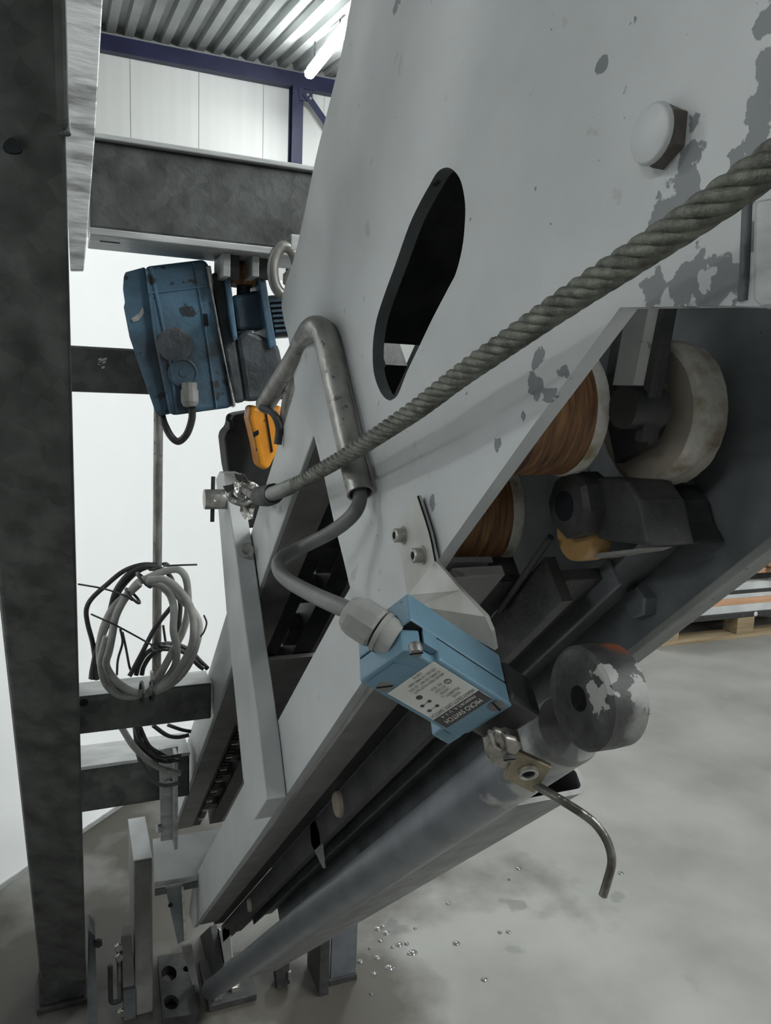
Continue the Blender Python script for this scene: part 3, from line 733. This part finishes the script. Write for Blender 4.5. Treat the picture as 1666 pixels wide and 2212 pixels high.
# ------------------------------------------------------------------ guide tube, channel and bumper roller
PXX, PNN, PRR = .235, .0925, .0180
gt = thing('guide_tube', 'round blue grey steel tube running down the incline under the mast', 'tube', RF(PXX, PNN, 1.8))
tube('tube', [RF(PXX, PNN, .345), RF(PXX, PNN, 1.79)], PRR, M['pipe'], gt, k=1, sides=40, wall=.002)
lathe('end_cap', RF(PXX, PNN, .338), ER, [(PRR * .97, 0), (PRR * 1.01, .002), (PRR * 1.01, .0068)], M['channel'], gt, sides=40)
gc = thing('guide_channel', 'scuffed rectangular steel channel with an open end below the round tube', 'channel', RF(.3, .09, 1.6))
def rhs(name, x0, x1, n0, n1, ra_, rb_, w, rad_, mat, parent):
    def ring(i):
        out = []
        a0, a1, b0, b1 = x0 + i, x1 - i, n0 + i, n1 - i
        q = max(rad_ - i, .0008)
        for cx, cy, s in ((a1 - q, b0 + q, -90), (a1 - q, b1 - q, 0), (a0 + q, b1 - q, 90), (a0 + q, b0 + q, 180)):
            for k in range(5):
                t = math.radians(s + 90 * k / 4)
                out.append((cx + q * math.cos(t), cy + q * math.sin(t)))
        return out
    vs = []
    for rr in (ra_, rb_):
        for i in (0, w):
            vs += [RF(x, n_, rr) for x, n_ in ring(i)]
    m = 20; fs = []
    for s in range(m):
        q = (s + 1) % m
        fs += [(s, q, 2 * m + q, 2 * m + s), (m + s, 3 * m + s, 3 * m + q, m + q), (s, m + s, m + q, q), (2 * m + s, 2 * m + q, 3 * m + q, 3 * m + s)]
    me = mesh(name, vs, fs); smoothang(me, 40)
    return link(name, me, mat, parent)
rhs('channel', .262, .338, .0875, .1085, .492, 1.62, .0036, .007, M['channel'], gc)

bp_ = thing('bumper_roller', 'fat black bumper roller with a centre hole and flaking white paint', 'roller', PX(1262, 1620, .235))
bc0 = PX(1250, 1509, .222); rb = rad(113, 1250, 1509, .222)
lathe('roller', bc0, EX, [(rb * .25, .0215), (rb * .25, .0), (rb * .93, 0), (rb, .0018), (rb * 1.01, .012), (rb * .99, .021), (rb * .26, .022), (rb * .25, .0215)], M['rubber'], bp_, sides=56)
lathe('bore', bc0 + EX * .018, EX, [(rb * .248, 0), (rb * .248, .0035)], M['gasket'], bp_, sides=20)
prism('mount', [RF(.2445, .083, .30), RF(.2445, .105, .30), RF(.2445, .105, .346), RF(.2445, .083, .346)], V(.012, 0, 0), M['channel'], bp_)

# ------------------------------------------------------------------ bent conduit and switch cable
co = thing('bent_conduit', 'bent steel conduit hooked over the edge of the side plate', 'conduit', P(680, 700, .64))
cpath = [P(572, 876, .80), P(604, 826, .765), P(640, 768, .725), P(661, 726, .695)] + [PX(x, y, .1885) for x, y in ((677, 709), (695, 713), (707, 742), (724, 820), (752, 950), (779, 1066))]
tube('conduit', cpath, .0098, M['conduit'], co, sides=24, k=8, wall=.0016)
tube('clamp_wire', [P(566, 878, .79), P(592, 895, .78), P(603, 925, .78), P(600, 960, .78)], .004, M['black2'], co, sides=8)
tube('thin_conduit', [P(640, 790, .74), P(622, 860, .77), P(612, 925, .79)], [.0055, .0055], M['conduit'], co, sides=12)
sc = thing('switch_cable', 'grey cable looping from the conduit mouth into the limit switch', 'cable', P(600, 1220, .53))
SWG = P(752, 1318, .372)
tube('cable', [PX(770, 1030, .1885), PX(778, 1074, .1880), P(762, 1112, .535), P(715, 1150, .545), P(650, 1183, .555), P(608, 1208, .545), P(604, 1232, .53), P(626, 1256, .50), P(680, 1286, .435), SWG, P(775, 1331, .36)], [.0052, .0052, .0052, .0052, .0050, .0047, .0044], M['cable'], sc, sides=16, k=8)

# ------------------------------------------------------------------ limit switch
KS = .82
SO = Vector((.1424, .3714, -.1528)) * KS + C
SL_ = Vector((.826, .081, -.558)).normalized()
SW_ = Vector((.504, -.552, .665)); SW_ = (SW_ - SL_ * SW_.dot(SL_)).normalized()
SN = SL_.cross(SW_).normalized()                 # towards the viewer, out of the label face
LL, WW, TT = .0796, .041, .0375
def SP(l, w, n): return SO + (SL_ * l + SW_ * w + SN * n) * KS
def sbox(name, l0, l1, w0, w1, n0, n1, mat, parent, bevel=0, seg=2):
    return box(name, SP(l0, w0, n0), SL_ * (KS * (l1 - l0)), SW_ * (KS * (w1 - w0)), SN * (KS * (n1 - n0)), mat, parent, bevel, seg)
sw = thing('limit_switch', 'blue heavy limit switch with a white label and bent lever rod', 'switch', SP(.04, .02, -TT))
sbox('housing', 0, LL, 0, WW, -TT, -.0165, M['swblue'], sw, bevel=.0012)
sbox('seam', .0006, LL - .0006, .0006, WW - .0006, -.0166, -.0158, M['gasket'], sw)
cov = prism('cover', [SP(l, w, -.0158) for l, w in ((0, 0), (LL, 0), (LL, WW), (.020, WW), (.0185, .0365), (.011, .0365), (.008, WW - .002), (0, WW - .008))], SN * (.0158 * KS), M['swblue'], sw, bevel=.0011, seg=2)
prism('bevel_pad', [SP(l, w, -.0001) for l, w in ((.003, .004), (.014, .004), (.014, .027), (.003, .024))], SN * .0006, M['swblue'], cov)
prism('cover_notch', [SP(l, w, -.0161) for l, w in ((.0085, WW + .0002), (.0195, WW + .0002), (.018, .0372), (.0115, .0372))], SN * .009, M['swblue'], sw)
def screw(q, n_, r, parent, slot_ang=0.0, h=.0016):
    r *= KS; h *= KS
    c0 = PP(q[0], q[1], SP(0, 0, n_), SN)
    s = lathe('screw', c0, SN, [(r, -.001), (r, h * .6), (r * .8, h)], M['screw'], parent, sides=24)
    d = SL_ * math.cos(slot_ang) + SW_ * math.sin(slot_ang); e = SN.cross(d)
    box('screw_slot', c0 - d * r * .95 - e * r * .13 + SN * h, d * r * 1.9, e * r * .26, SN * .00015, M['gasket'], s)
    return s
screw((898, 1399), .001, .0038, sw, .9, .004)
screw((831, 1481), 0, .0047, sw, .9, .0008)
screw((1072, 1524), 0, .0047, sw, -.2, .0008)
# label, found on the cover face
lab = [PP(x, y, SP(0, 0, .0004), SN) for x, y in ((932, 1420), (1056, 1500), (975, 1579), (848, 1503))]
def inface(p): return Vector(((p - SO).dot(SL_), (p - SO).dot(SW_))) / KS
lf = [inface(p) for p in lab]
l0 = (lf[0].x + lf[3].x) / 2; l1 = (lf[1].x + lf[2].x) / 2; w0 = (lf[2].y + lf[3].y) / 2; w1 = (lf[0].y + lf[1].y) / 2
l0, l1, w0, w1 = max(l0, .017), min(l1, LL - .010), max(w0, .0015), min(w1, WW - .003)
lb = sbox('label', l0, l1, w0, w1, .0001, .0004, M['label'], sw)
bandw = (l1 - l0) * .235
sbox('label_band', l1 - bandw, l1, w0, w1, .0004, .00055, M['print'], lb)
def text(s, ll, w_a, w_b, size, mat, n_=.0007):
    """baseline at ll along the switch; fills w_a to w_b; reads from the far side towards the near side"""
    cu = bpy.data.curves.new('txt', 'FONT'); cu.body = s; cu.size = size * KS; cu.extrude = 0
    to = bpy.data.objects.new('txt', cu); COL.objects.link(to)
    dg = bpy.context.evaluated_depsgraph_get()
    me = bpy.data.meshes.new_from_object(to.evaluated_get(dg))
    bpy.data.objects.remove(to)
    xs = [v.co.x for v in me.vertices]
    a0, a1 = min(xs), max(xs)
    wa, wb_ = w1 - ws * w_a, w1 - ws * w_b
    for v in me.vertices:
        v.co = SP(ll, wa + (wb_ - wa) * (v.co.x - a0) / (a1 - a0), n_) + SL_ * v.co.y
    me.materials.clear(); me.materials.append(mat)
    me.name = 'printed_text'
    return link('printed_text', me, mat, lb)
ws = w1 - w0; k_ = (l1 - l0)
text('MICRO SWITCH', l1 - bandw * .55, .13, .90, k_ * .115, M['printw'])
text('FREEPORT, IL  U  S  A', l1 - bandw * .93, .13, .86, k_ * .065, M['printw'])
text('HEAVY DUTY LIMIT SWITCH', l1 - bandw - k_ * .085, .04, .97, k_ * .085, M['print'])
text('SAME', l1 - bandw - k_ * .17, .22, .38, k_ * .06, M['print'])
text('POLARITY', l1 - bandw - k_ * .24, .16, .44, k_ * .06, M['print'])
text('LISTED', l0 + k_ * .45, .27, .46, k_ * .055, M['print'])
text('IND CONT', l0 + k_ * .385, .27, .49, k_ * .055, M['print'])
text('EQ  10 A', l0 + k_ * .32, .27, .49, k_ * .055, M['print'])
text('600 VAC HEAVY PILOT DUTY', l0 + k_ * .21, .08, .72, k_ * .055, M['print'])
text('10 AMPS 120 VAC 125 VDC', l0 + k_ * .145, .08, .74, k_ * .055, M['print'])
text('USE NO 14 WIRE A600', l0 + k_ * .08, .08, .66, k_ * .055, M['print'])
text('LSA1A', l0 + k_ * .015, .30, .48, k_ * .06, M['print'])
def circ(l, w, r, filled):
    r *= KS; q_ = r * .05 if filled else r * .78
    prof = [(q_, 0), (r, 0), (r, .0001), (q_, .0001), (q_, 0)]
    lathe('print_mark', SP(l, w, .0004), SN, prof, M['print'], lb, sides=20)
circ(l0 + k_ * .37, w1 - ws * .17, ws * .060, False)
text('UL', l0 + k_ * .34, .135, .205, k_ * .085, M['print'])
circ(l0 + k_ * .33, w0 + ws * .26, ws * .055, True)
cm = [(.47, .30), (.47, .14), (.60, .30), (.60, .13)]
for a_, b_ in cm: circ(l0 + k_ * a_, w0 + ws * b_, ws * .036, True)
for l_ in (.47, .60):
    sbox('print_mark', l0 + k_ * l_ - .00015, l0 + k_ * l_ + .00015, w0 + ws * .16, w0 + ws * .28, .0004, .0005, M['print'], lb)
circ(l0 + k_ * .52, w0 + ws * .52, ws * .02, False)
# head, hub and lever
sbox('throat', LL - .0005, LL + .006, .003, WW - .003, -.034, -.004, M['swblue'], sw, bevel=.001)
sbox('head', LL + .0005, LL + .030, .004, WW + .001, -.034, -.006, M['swdark'], sw, bevel=.0025, seg=3)
sbox('body_lug', LL - .011, LL + .004, -.0105, .0005, -.025, -.003, M['swblue'], sw, bevel=.001)
sbox('lug_slot', LL - .010, LL - .004, -.0020, .0003, -.0032, -.0026, M['gasket'], sw)
def sq(q, n_): return PP(q[0], q[1], SP(0, 0, n_), SN)
hubc = (1078, 1598)
hub = lathe('shaft_hub', sq((1084, 1596), -.006), SN, [(.0095, -.002), (.0095, .0065), (.0075, .0085)], M['cast'], sw, sides=8, ang=15)
prism('clamp_jaw', [sq(q, .003) for q in ((1046, 1604), (1066, 1566), (1084, 1572), (1100, 1610), (1112, 1636), (1086, 1650), (1062, 1640))], SN * .0034, M['cast'], hub, bevel=.0012)
prism('clamp_jaw', [sq(q, .0075) for q in ((1088, 1582), (1114, 1588), (1122, 1608), (1110, 1622), (1094, 1616))], SN * .0033, M['cast'], hub, bevel=.0012)
tube('return_spring', [sq(q, .0085) for q in ((1058, 1580), (1063, 1594), (1068, 1610), (1080, 1618))], .0011, M['zinc'], hub, sides=8)
la = prism('lever_plate', [sq(q, .0055) for q in ((1112, 1612), (1190, 1648), (1152, 1704), (1086, 1672))], SN * .0029, M['brass'], sw, bevel=.0006)
screw((1100, 1637), .0112, .0036, la, .9, .0012)
er = sq((1141, 1667), .0090)
lathe('eyelet', er, SN, [(.0032, 0), (.0050, 0), (.0048, .0019), (.0040, .0024), (.0032, .0016), (.0032, 0)], M['zinc'], la, sides=28)
lathe('eyelet_hole', er + SN * .0003, SN, [(.0032, 0), (.0032, .0003)], M['gasket'], la, sides=20)
dr = (sq((1150, 1692), .007) - C).dot(FW)
tube('lever_rod', [P(1142, 1684, dr + .001), P(1160, 1697, dr), P(1210, 1727, dr - .004), P(1262, 1760, dr - .008), P(1292, 1786, dr - .010), P(1314, 1822, dr - .010), P(1322, 1862, dr - .009), P(1312, 1905, dr - .006), P(1303, 1934, dr - .004)], 0.0022, M['rod'], sw, sides=14, k=6)
# gland into the end of the housing
ga = sq((842, 1376), -.018)
gd = (SWG - ga).normalized()
gd = (P(750, 1318, (ga - C).dot(FW) + .006) - ga).normalized()
g1 = lathe('gland_body', ga - gd * .004, gd, [(.0090, 0), (.0090, .0070), (.0096, .0070), (.0096, .0092)], M['nylon'], sw, sides=32)
lathe('gland_nut', ga, gd, [(.0091, .0063), (.0098, .0078), (.0098, .017), (.0090, .0203), (.0074, .0228), (.0057, .0236), (.0050, .0225), (.0045, .017)], M['nylon'], g1, sides=10, ang=18)
lathe('gland_washer', ga, gd, [(.0094, .0040), (.0094, .0051)], M['gasket'], g1, sides=32)

# mounting bracket: flat on the side plate, then bent behind the switch
bk = thing('switch_bracket', 'bent bare metal bracket bolting the blue switch to the side plate', 'bracket', PX(905, 1180, .199))
XB = PLX - .0032
top = [(907, 1070), (893, 1090), (868, 1136), (866, 1180), (884, 1286), (935, 1300)]
low = [(1073, 1402), (1066, 1362), (1052, 1330), (1000, 1275), (945, 1212), (932, 1150)]
def bpt(q, t):
    a_ = PX(q[0], q[1], XB); b_ = PP(q[0], q[1], SP(0, 0, -TT - .0005), SN)
    return a_.lerp(b_, t)
pts = [bpt(q, 0) for q in top[:4]] + [bpt(top[4], 0.0), bpt((905, 1312), .3), bpt(low[0], 1), bpt(low[1], 1), bpt(low[2], .9), bpt(low[3], .45), bpt(low[4], 0), bpt(low[5], 0)]
tri = [(0, 1, 11), (1, 2, 11), (2, 3, 11), (3, 10, 11), (3, 4, 10), (4, 5, 9), (4, 9, 10), (5, 8, 9), (5, 6, 8), (6, 7, 8)]
me = mesh('sheet', pts, tri); bo_ = link('sheet', me, M['bracket'], bk)
so = bo_.modifiers.new('sheet', 'SOLIDIFY'); so.thickness = .0022; so.offset = 0
tube('folded_edge', [bpt(q, t) + V(-.0012, 0, 0) for q, t in (((907, 1072), 0), ((932, 1150), 0), ((945, 1212), 0))], .0006, M['gasket'], bk, sides=8, k=3)
for q in ((872, 1156), (913, 1199)):
    c0 = PX(q[0], q[1], XB - .001)
    s = lathe('bolt', c0, (-1, 0, 0), [(.0058, 0), (.0058, .001), (.0046, .001), (.0046, .006), (.0040, .0066), (.0024, .0066), (.0022, .0045)], M['zinc'], bk, sides=24)
    lathe('socket', c0 + V(-.0062, 0, 0), (-1, 0, 0), [(.0022, 0), (.0022, .0006)], M['gasket'], s, sides=6)

# ------------------------------------------------------------------ wire rope
wr = thing('wire_rope', 'thick greasy wire rope crossing the side plate to the rope arm', 'rope', P(600, 1065, .9))
rp = [PX(x, y, .1712) for x, y in ((1760, 288), (1640, 372), (1500, 470), (1370, 556), (1240, 641), (1120, 724), (1000, 808), (900, 884), (820, 938), (755, 980), (700, 1012), (650, 1040), (600, 1062))]
path = catmull(rp, 34)
# even steps
acc = [0.0]
for i in range(1, len(path)): acc.append(acc[-1] + (path[i] - path[i - 1]).length)
fr = frames(path)
def rope_r(s): return .0056
NS = 6
for k in range(NS):
    hel = []
    for i, p in enumerate(path):
        a_ = 2 * math.pi * acc[i] / .050 + 2 * math.pi * k / NS
        hel.append(p + (fr[i][1] * math.cos(a_) + fr[i][2] * math.sin(a_)) * .0036)
    vs, fs = tubemesh(hel, .00215, 8)
    me = mesh('strand', vs, fs); smoothang(me, 60)
    link('strand', me, M['rope'], wr)
tube('core', path[::6] + [path[-1]], .0022, M['rope'], wr, sides=8, k=1)
ep = catmull([PX(x, y, .1712) for x, y in ((640, 1045), (628, 1051), (612, 1058), (592, 1065), (572, 1071))], 6)
rr = [.0052 + .0012 * min(1, i / 8) + .0004 * (i % 2) for i in range(len(ep))]
vs, fs = tubemesh(ep, rr, 14)
me = mesh('sleeve', vs, fs); smoothang(me, 70); link('sleeve', me, M['sleeve'], wr)
tube('end_wrap', [PX(x, y, .1735) for x, y in ((592, 1066), (580, 1070), (562, 1072), (556, 1072))], [.0095, .0105, .0098, .0075], M['black2'], wr, sides=12, k=4)
th0 = P(527, 1066, .845)
tube('thimble', [th0 + RT * (.016 * math.cos(t)) + UP * (.010 * math.sin(t)) for t in [i * math.pi / 7 for i in range(14)]], .0045, M['shine'], wr, sides=10, k=3, closed=True)
tube('eye_tail', [P(560, 1072, .79), P(540, 1064, .82), P(520, 1052, .86), P(503, 1056, .90)], [.006, .005, .005], M['shine'], wr, sides=10)
# foil wrap pieces
for i, q in enumerate([((500, 1050), (520, 1022), (548, 1060), (520, 1085)), ((520, 1085), (553, 1075), (545, 1120), (530, 1125), (518, 1105)), ((505, 1030), (525, 1022), (540, 1045), (520, 1050))]):
    prism('foil_wrap', [P(x, y, .835 + .006 * ((j * 7 + i) % 3)) for j, (x, y) in enumerate(q)], FW * .004, M['shine'], wr)
for q in (((506, 1022), (527, 1028), (520, 1042), (511, 1036)), ((481, 1050), (504, 1046), (506, 1058), (490, 1064))):
    prism('torn_tape', [P(x, y, .828) for x, y in q], FW * .003, M['black'], wr)
# pin through the arm
pn = thing('clevis_pin', 'short steel clevis pin with a split pin at the arm top', 'pin', PX(458, 1078, .16))
pc = PX(487, 1078, .178)
lathe('pin', pc - EX * .026, EX, [(.0118, 0), (.0125, .001), (.0125, .0255)], M['zinc'], pn, sides=28)
q0 = pc - EX * .016
tube('split_pin', [q0 + V(.001, 0, .028), q0 + V(0, 0, -.028)], .0026, M['black2'], pn, k=1, sides=8)
lathe('pin_dimple', q0 + V(0, -.0125, 0), (0, -1, 0), [(.002, 0), (.002, .0006)], M['shine'], pn, sides=12)
# small shackle lower on the arm
lathe('arm_eye', PX(533, 1188, .19), (-.4, -1, 0), [(.004, 0), (.009, 0), (.009, .006), (.004, .006), (.004, 0)], M['conduit'], arm, sides=20)

# ------------------------------------------------------------------ base of the mast
sp = thing('stub_post', 'short grey box post beside the foot of the mast', 'post', PZ(310, 2200))
YS = PZ(310, 2192).y
zt_ = PY(310, 1858, YS).z
xs0, xs1 = PY(291, 2000, YS).x, PY(330, 2000, YS).x
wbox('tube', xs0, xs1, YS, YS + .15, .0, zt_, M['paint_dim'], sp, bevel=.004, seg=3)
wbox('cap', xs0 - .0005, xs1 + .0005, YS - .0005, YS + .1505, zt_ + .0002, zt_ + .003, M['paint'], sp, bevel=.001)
fp = thing('foot_shelf', 'bright sloping foot plate between stub post and mast', 'plate', PX(430, 1895, .19))
fa = [PY(333, 1905, YS + .03), PY(427, 1890, 1.20), PY(484, 1787, 1.22), PY(329, 1811, YS + .16)]
fa = [PX(483, 1788, .199), PX(427, 1890, .199)]
yA = fa[1]; yB = fa[0]
xl = xs1 + .001
zs = yA.z
q0_, q1_, yB = PZ(334, 1906, zs), PZ(330, 1812, zs), PZ(484, 1788, zs)
prism('shelf', [yA, yB, q1_, q0_], V(0, 0, -.010), M['paint'], fp, bevel=.001)
box('front_lip', V(q0_.x, yA.y - .004, yA.z - .022), V(yA.x - q0_.x, 0, 0), V(0, .004, 0), V(0, 0, .0115), M['webdark'], fp)
# guide bracket under the shelf
gb = thing('slotted_bracket', 'narrow slotted steel bracket hanging below the foot plate', 'bracket', PY(385, 2030, 1.28))
prism('plate', [PY(x, y, 1.28) for x, y in ((358, 1920), (396, 1912), (404, 2030), (384, 2040))], V(0, .008, 0), M['webdark'], gb, bevel=.001)
prism('rod', [PY(x, y, 1.276) for x, y in ((392, 1918), (397, 1917), (404, 2030), (398, 2031))], V(0, .005, 0), M['zinc'], gb)
lathe('bolt_hole', PY(368, 1955, 1.279), (0, -1, 0), [(.004, 0), (.004, .001)], M['gasket'], gb, sides=12)
# foot clutter: flat strip, torn sheet, anchor shoes
fs_ = thing('foot_strip', 'pale flat strip standing at the bottom end of the mast', 'steel strip', PZ(430, 2150))
ys = PZ(425, 2145).y
prism('strip', [PY(x, y, ys) for x, y in ((392, 2046), (414, 2040), (431, 2138), (421, 2146))], V(0, .006, 0), M['paint_dim'], fs_, bevel=.001)
ts = thing('torn_sheet', 'pale torn sheet piece wedged under the end of the mast', 'sheet', PX(485, 2085, .25))
pts = [(457, 2011), (462, 2007), (466, 2010), (472, 2005), (476, 2010), (482, 2008), (485, 2003), (489, 2008), (495, 2006), (499, 2040), (501, 2068), (476, 2088), (466, 2050)]
prism('sheet', [PX(x, y, .262) for x, y in pts], V(.002, 0, 0), M['label'], ts)
ms2 = thing('mast_shoe', 'black steel shoe under the lower end of the mast', 'base', PZ(470, 2160))
q = PZ(440, 2165)
wbox('shoe_plate', q.x + .005, q.x + .10, q.y - .03, q.y + .10, 0, .014, M['black2'], ms2, bevel=.002)
prism('shoe_cheek', [PX(x, y, .247) for x, y in ((424, 2030), (455, 2000), (470, 2090), (440, 2150), (428, 2140))], V(.012, 0, 0), M['black2'], ms2)
hexbolt('anchor_bolt', V(q.x + .025, q.y - .01, .0142), (0, 0, 1), .012, .010, M['zinc'], ms2)
hexbolt('anchor_bolt', V(q.x + .06, q.y + .0, .0142), (0, 0, 1), .012, .010, M['zinc'], ms2)
ah = thing('anchor_plate', 'perforated base plate with round holes lying at the mast foot', 'plate', PZ(365, 2150))
ov = []
holes = [[PZ(365 + 17 * math.cos(t), 2103 + 17 * math.sin(t), .02) for t in [i * math.pi / 8 for i in range(16)]], [PZ(403 + 8 * math.cos(t), 2093 + 6 * math.sin(t), .02) for t in [i * math.pi / 8 for i in range(16)]], [PZ(370 + 16 * math.cos(t), 2165 + 16 * math.sin(t), .02) for t in [i * math.pi / 8 for i in range(16)]]]
plate('plate', [PZ(x, y, .02) for x, y in ((340, 2065), (412, 2055), (428, 2190), (352, 2200))], holes, V(0, 0, -.0195), M['black2'], ah)
# clutter between posts
fl = thing('foot_clamp', 'steel clamp plates with bolts between the leaning post and stub post', 'clamp', PZ(235, 2212))
yc = PZ(240, 2212).y - .01
prism('clamp_plate', [PY(x, y, yc) for x, y in ((192, 2010), (206, 2022), (212, 2212), (190, 2212))], V(0, .05, 0), M['webdark'], fl, bevel=.001)
prism('clamp_plate', [PY(x, y, yc + .02) for x, y in ((262, 2022), (284, 2020), (292, 2120), (290, 2135), (266, 2140))], V(0, .03, 0), M['paint_dim'], fl, bevel=.001)
prism('clamp_plate', [PY(x, y, yc + .01) for x, y in ((266, 2142), (293, 2136), (294, 2210), (268, 2212))], V(0, .03, 0), M['webdark'], fl, bevel=.001)
tube('threaded_rod', [PY(257, 2040, yc + .03), PY(260, 2160, yc + .03)], .005, M['cast'], fl, k=1, sides=10)
for q in ((212, 2035), (256, 2045), (258, 2066), (262, 2185)):
    hexbolt('bolt', PY(q[0], q[1], yc - .001 if q[0] < 240 else yc + .018), (0, -1, 0), .008, .007, M['black2'] if q[0] < 240 else M['zinc'], fl)
tube('hook_rod', [PY(238, 2085, yc), PY(239, 2150, yc), PY(243, 2165, yc), PY(262, 2160, yc)], .0045, M['black'], fl, sides=8)

# ------------------------------------------------------------------ support leg under the channel
lg = thing('support_leg', 'dark steel support leg under the channel standing on concrete', 'leg', PZ(735, 2140))
yl = PZ(704, 2150).y
ztop = .30
xa, xb = PY(690, 2120, yl).x, PY(711, 2120, yl).x
wbox('flange', xa, xb, yl, yl + .006, 0, ztop, M['black2'], lg, bevel=.001)
yw_ = PZ(742, 2118).y
a_, b_ = PZ(714, 2126), PZ(769, 2112)
box('web', V(a_.x, a_.y, .012), V(b_.x - a_.x, b_.y - a_.y, 0), V(0, .007, 0), V(0, 0, ztop), M['pipe'], lg, bevel=.001)
box('base_lip', V(a_.x - .004, a_.y - .006, 0), V(b_.x - a_.x + .004, b_.y - a_.y, 0), V(0, .016, 0), V(0, 0, .0118), M['black2'], lg)
wbox('inner_web', xa + .002, xa + .008, yl + .0062, yl + .09, 0, ztop - .05, M['black'], lg)
lk = thing('low_bracket', 'small dark bracket with a pale screw under the channel', 'bracket', PZ(615, 2125))
yk = PZ(612, 2135).y
prism('tab', [PY(x, y, yk) for x, y in ((596, 2095), (625, 2080), (626, 2125), (600, 2136))], V(0, .03, 0), M['black2'], lk)
tube('screw', [PY(625, 2098, yk - .002), PY(625, 2114, yk - .002)], .004, M['zinc'], lk, k=1, sides=8)

# ------------------------------------------------------------------ pallet with boards, right
yp = PZ(1550, 1384).y
def zl(y, x=1560): return max(PY(x, y, yp).z, 0)
xp0 = PZ(1420, 1398).x
pl = thing('wooden_pallet', 'wooden pallet on the concrete floor carrying stacked boards', 'pallet', (xp0 + .6, yp + .4, 0))
zb1, zb2, zb3 = .022, zl(1339), zl(1328)
for dy in (0, .35, .70):
    wbox('bottom_board', xp0, xp0 + 1.2, yp + dy, yp + dy + .10, 0, zb1, M['wood'], pl, bevel=.002)
    for dx in (0.015, .53, 1.05):
        wbox('block', xp0 + dx, xp0 + dx + .12, yp + dy + .003, yp + dy + .097, zb1 + .0002, zb2 - .0002, M['wood'], pl, bevel=.002)
for k in range(6):
    wbox('deck_board', xp0 - .01, xp0 + 1.21, yp + .002 + k * .135, yp + .105 + k * .135, zb2, zb3, M['black2'] if k == 0 else M['wood'], pl, bevel=.002)
for px_ in (1496, 1633):
    c0 = PY(px_, 1333 if px_ < 1600 else 1331, yp - .001)
    lathe('nail_head', V(c0.x, yp + .001, (zb2 + zb3) / 2), (0, -1, 0), [(.014, 0), (.010, .004)], M['board'], pl, sides=12)
lay = [('grey_board', 1328, 1311, 'board', 'pale grey board lying lowest on the pallet deck', 'board'), ('orange_plank', 1311, 1297, 'woodo', 'orange brown plank stacked between pale boards', 'plank'), ('thin_board', 1297, 1288, 'board', 'thin pale board lying on the orange plank', 'board'),
       ('gap_shade', 1288, 1280, 'black2', 'thin black strip standing for shade in the gap between stacked boards', 'strip'), ('white_board', 1280, 1265, 'board', 'thick white board near the top of the pallet stack', 'board'), ('dark_spacer', 1265, 1246, 'black2', 'dark recessed timber under the top plank of the stack', 'timber'), ('top_plank', 1246, 1237, 'woodo', 'topmost light orange plank on the pallet stack', 'plank')]  # black strip between boards is the gap's shade built as a solid
zc = zb3 + .0004
for i, (nm, ya, yb_, mt, lbx, cat) in enumerate(lay):
    hgt = max(zl(yb_) - zl(ya), .006)
    dx = .02 * i
    off = .06 if 'dark' in nm else 0.0
    o = wbox(nm, xp0 + .05 + dx, xp0 + 1.15 - dx, yp + .01 + off, yp + .62, zc, zc + hgt, M[mt], bevel=.002)
    props(o, lbx, cat)
    zc += hgt + .0004
st = thing('steel_tube', 'bright round steel tube lying across the pallet stack', 'tube', (xp0 + 1, yp + .2, zc))
r_ = .045
tube('tube', [V(xp0 + .72, yp - .06, zc + r_), V(xp0 + .98, yp + .62, zc + r_)], r_, M['tubebright'], st, k=1, sides=32, wall=.004)
wb = thing('wood_block', 'small yellow wooden block on the pallet stack beside the steel tube', 'block', (xp0 + 1, yp, zc))
wbox('block', xp0 + .86, xp0 + .97, yp + .0, yp + .05, zc - .0002, zc + .03, M['amber'], wb, bevel=.003)

# ------------------------------------------------------------------ water drops on the floor
dp = lathe('water_drop', V(0, 0, 0), (0, 0, 1), [(.0085, 0), (.008, .0012), (.006, .0026), (.003, .0034), (.0006, .0036)], M['drop'], sides=16, ang=60)
dme = dp.data
bpy.data.objects.remove(dp)
for i, (x, y) in enumerate([(200, 700), (218, 692), (232, 716), (210, 745), (255, 770), (280, 760), (308, 757), (170, 775), (198, 808), (135, 823), (245, 845), (187, 868), (318, 795), (330, 790), (493, 755), (463, 606), (656, 715), (687, 713), (598, 890), (725, 476), (340, 700), (690, 518), (176, 945), (1105, 494)]):
    o = bpy.data.objects.new('water_drop', dme); COL.objects.link(o)
    o.location = PZ(700 + x / 1.7246, 1600 + y / 1.7246)
    s = random.uniform(.6, 1.15) if i not in (4, 7, 20, 21, 22) else .45
    o.scale = (s * random.uniform(.9, 1.3), s, 1)
    props(o, 'small shiny water drop on the concrete floor', 'drop', 'water drops on the floor')
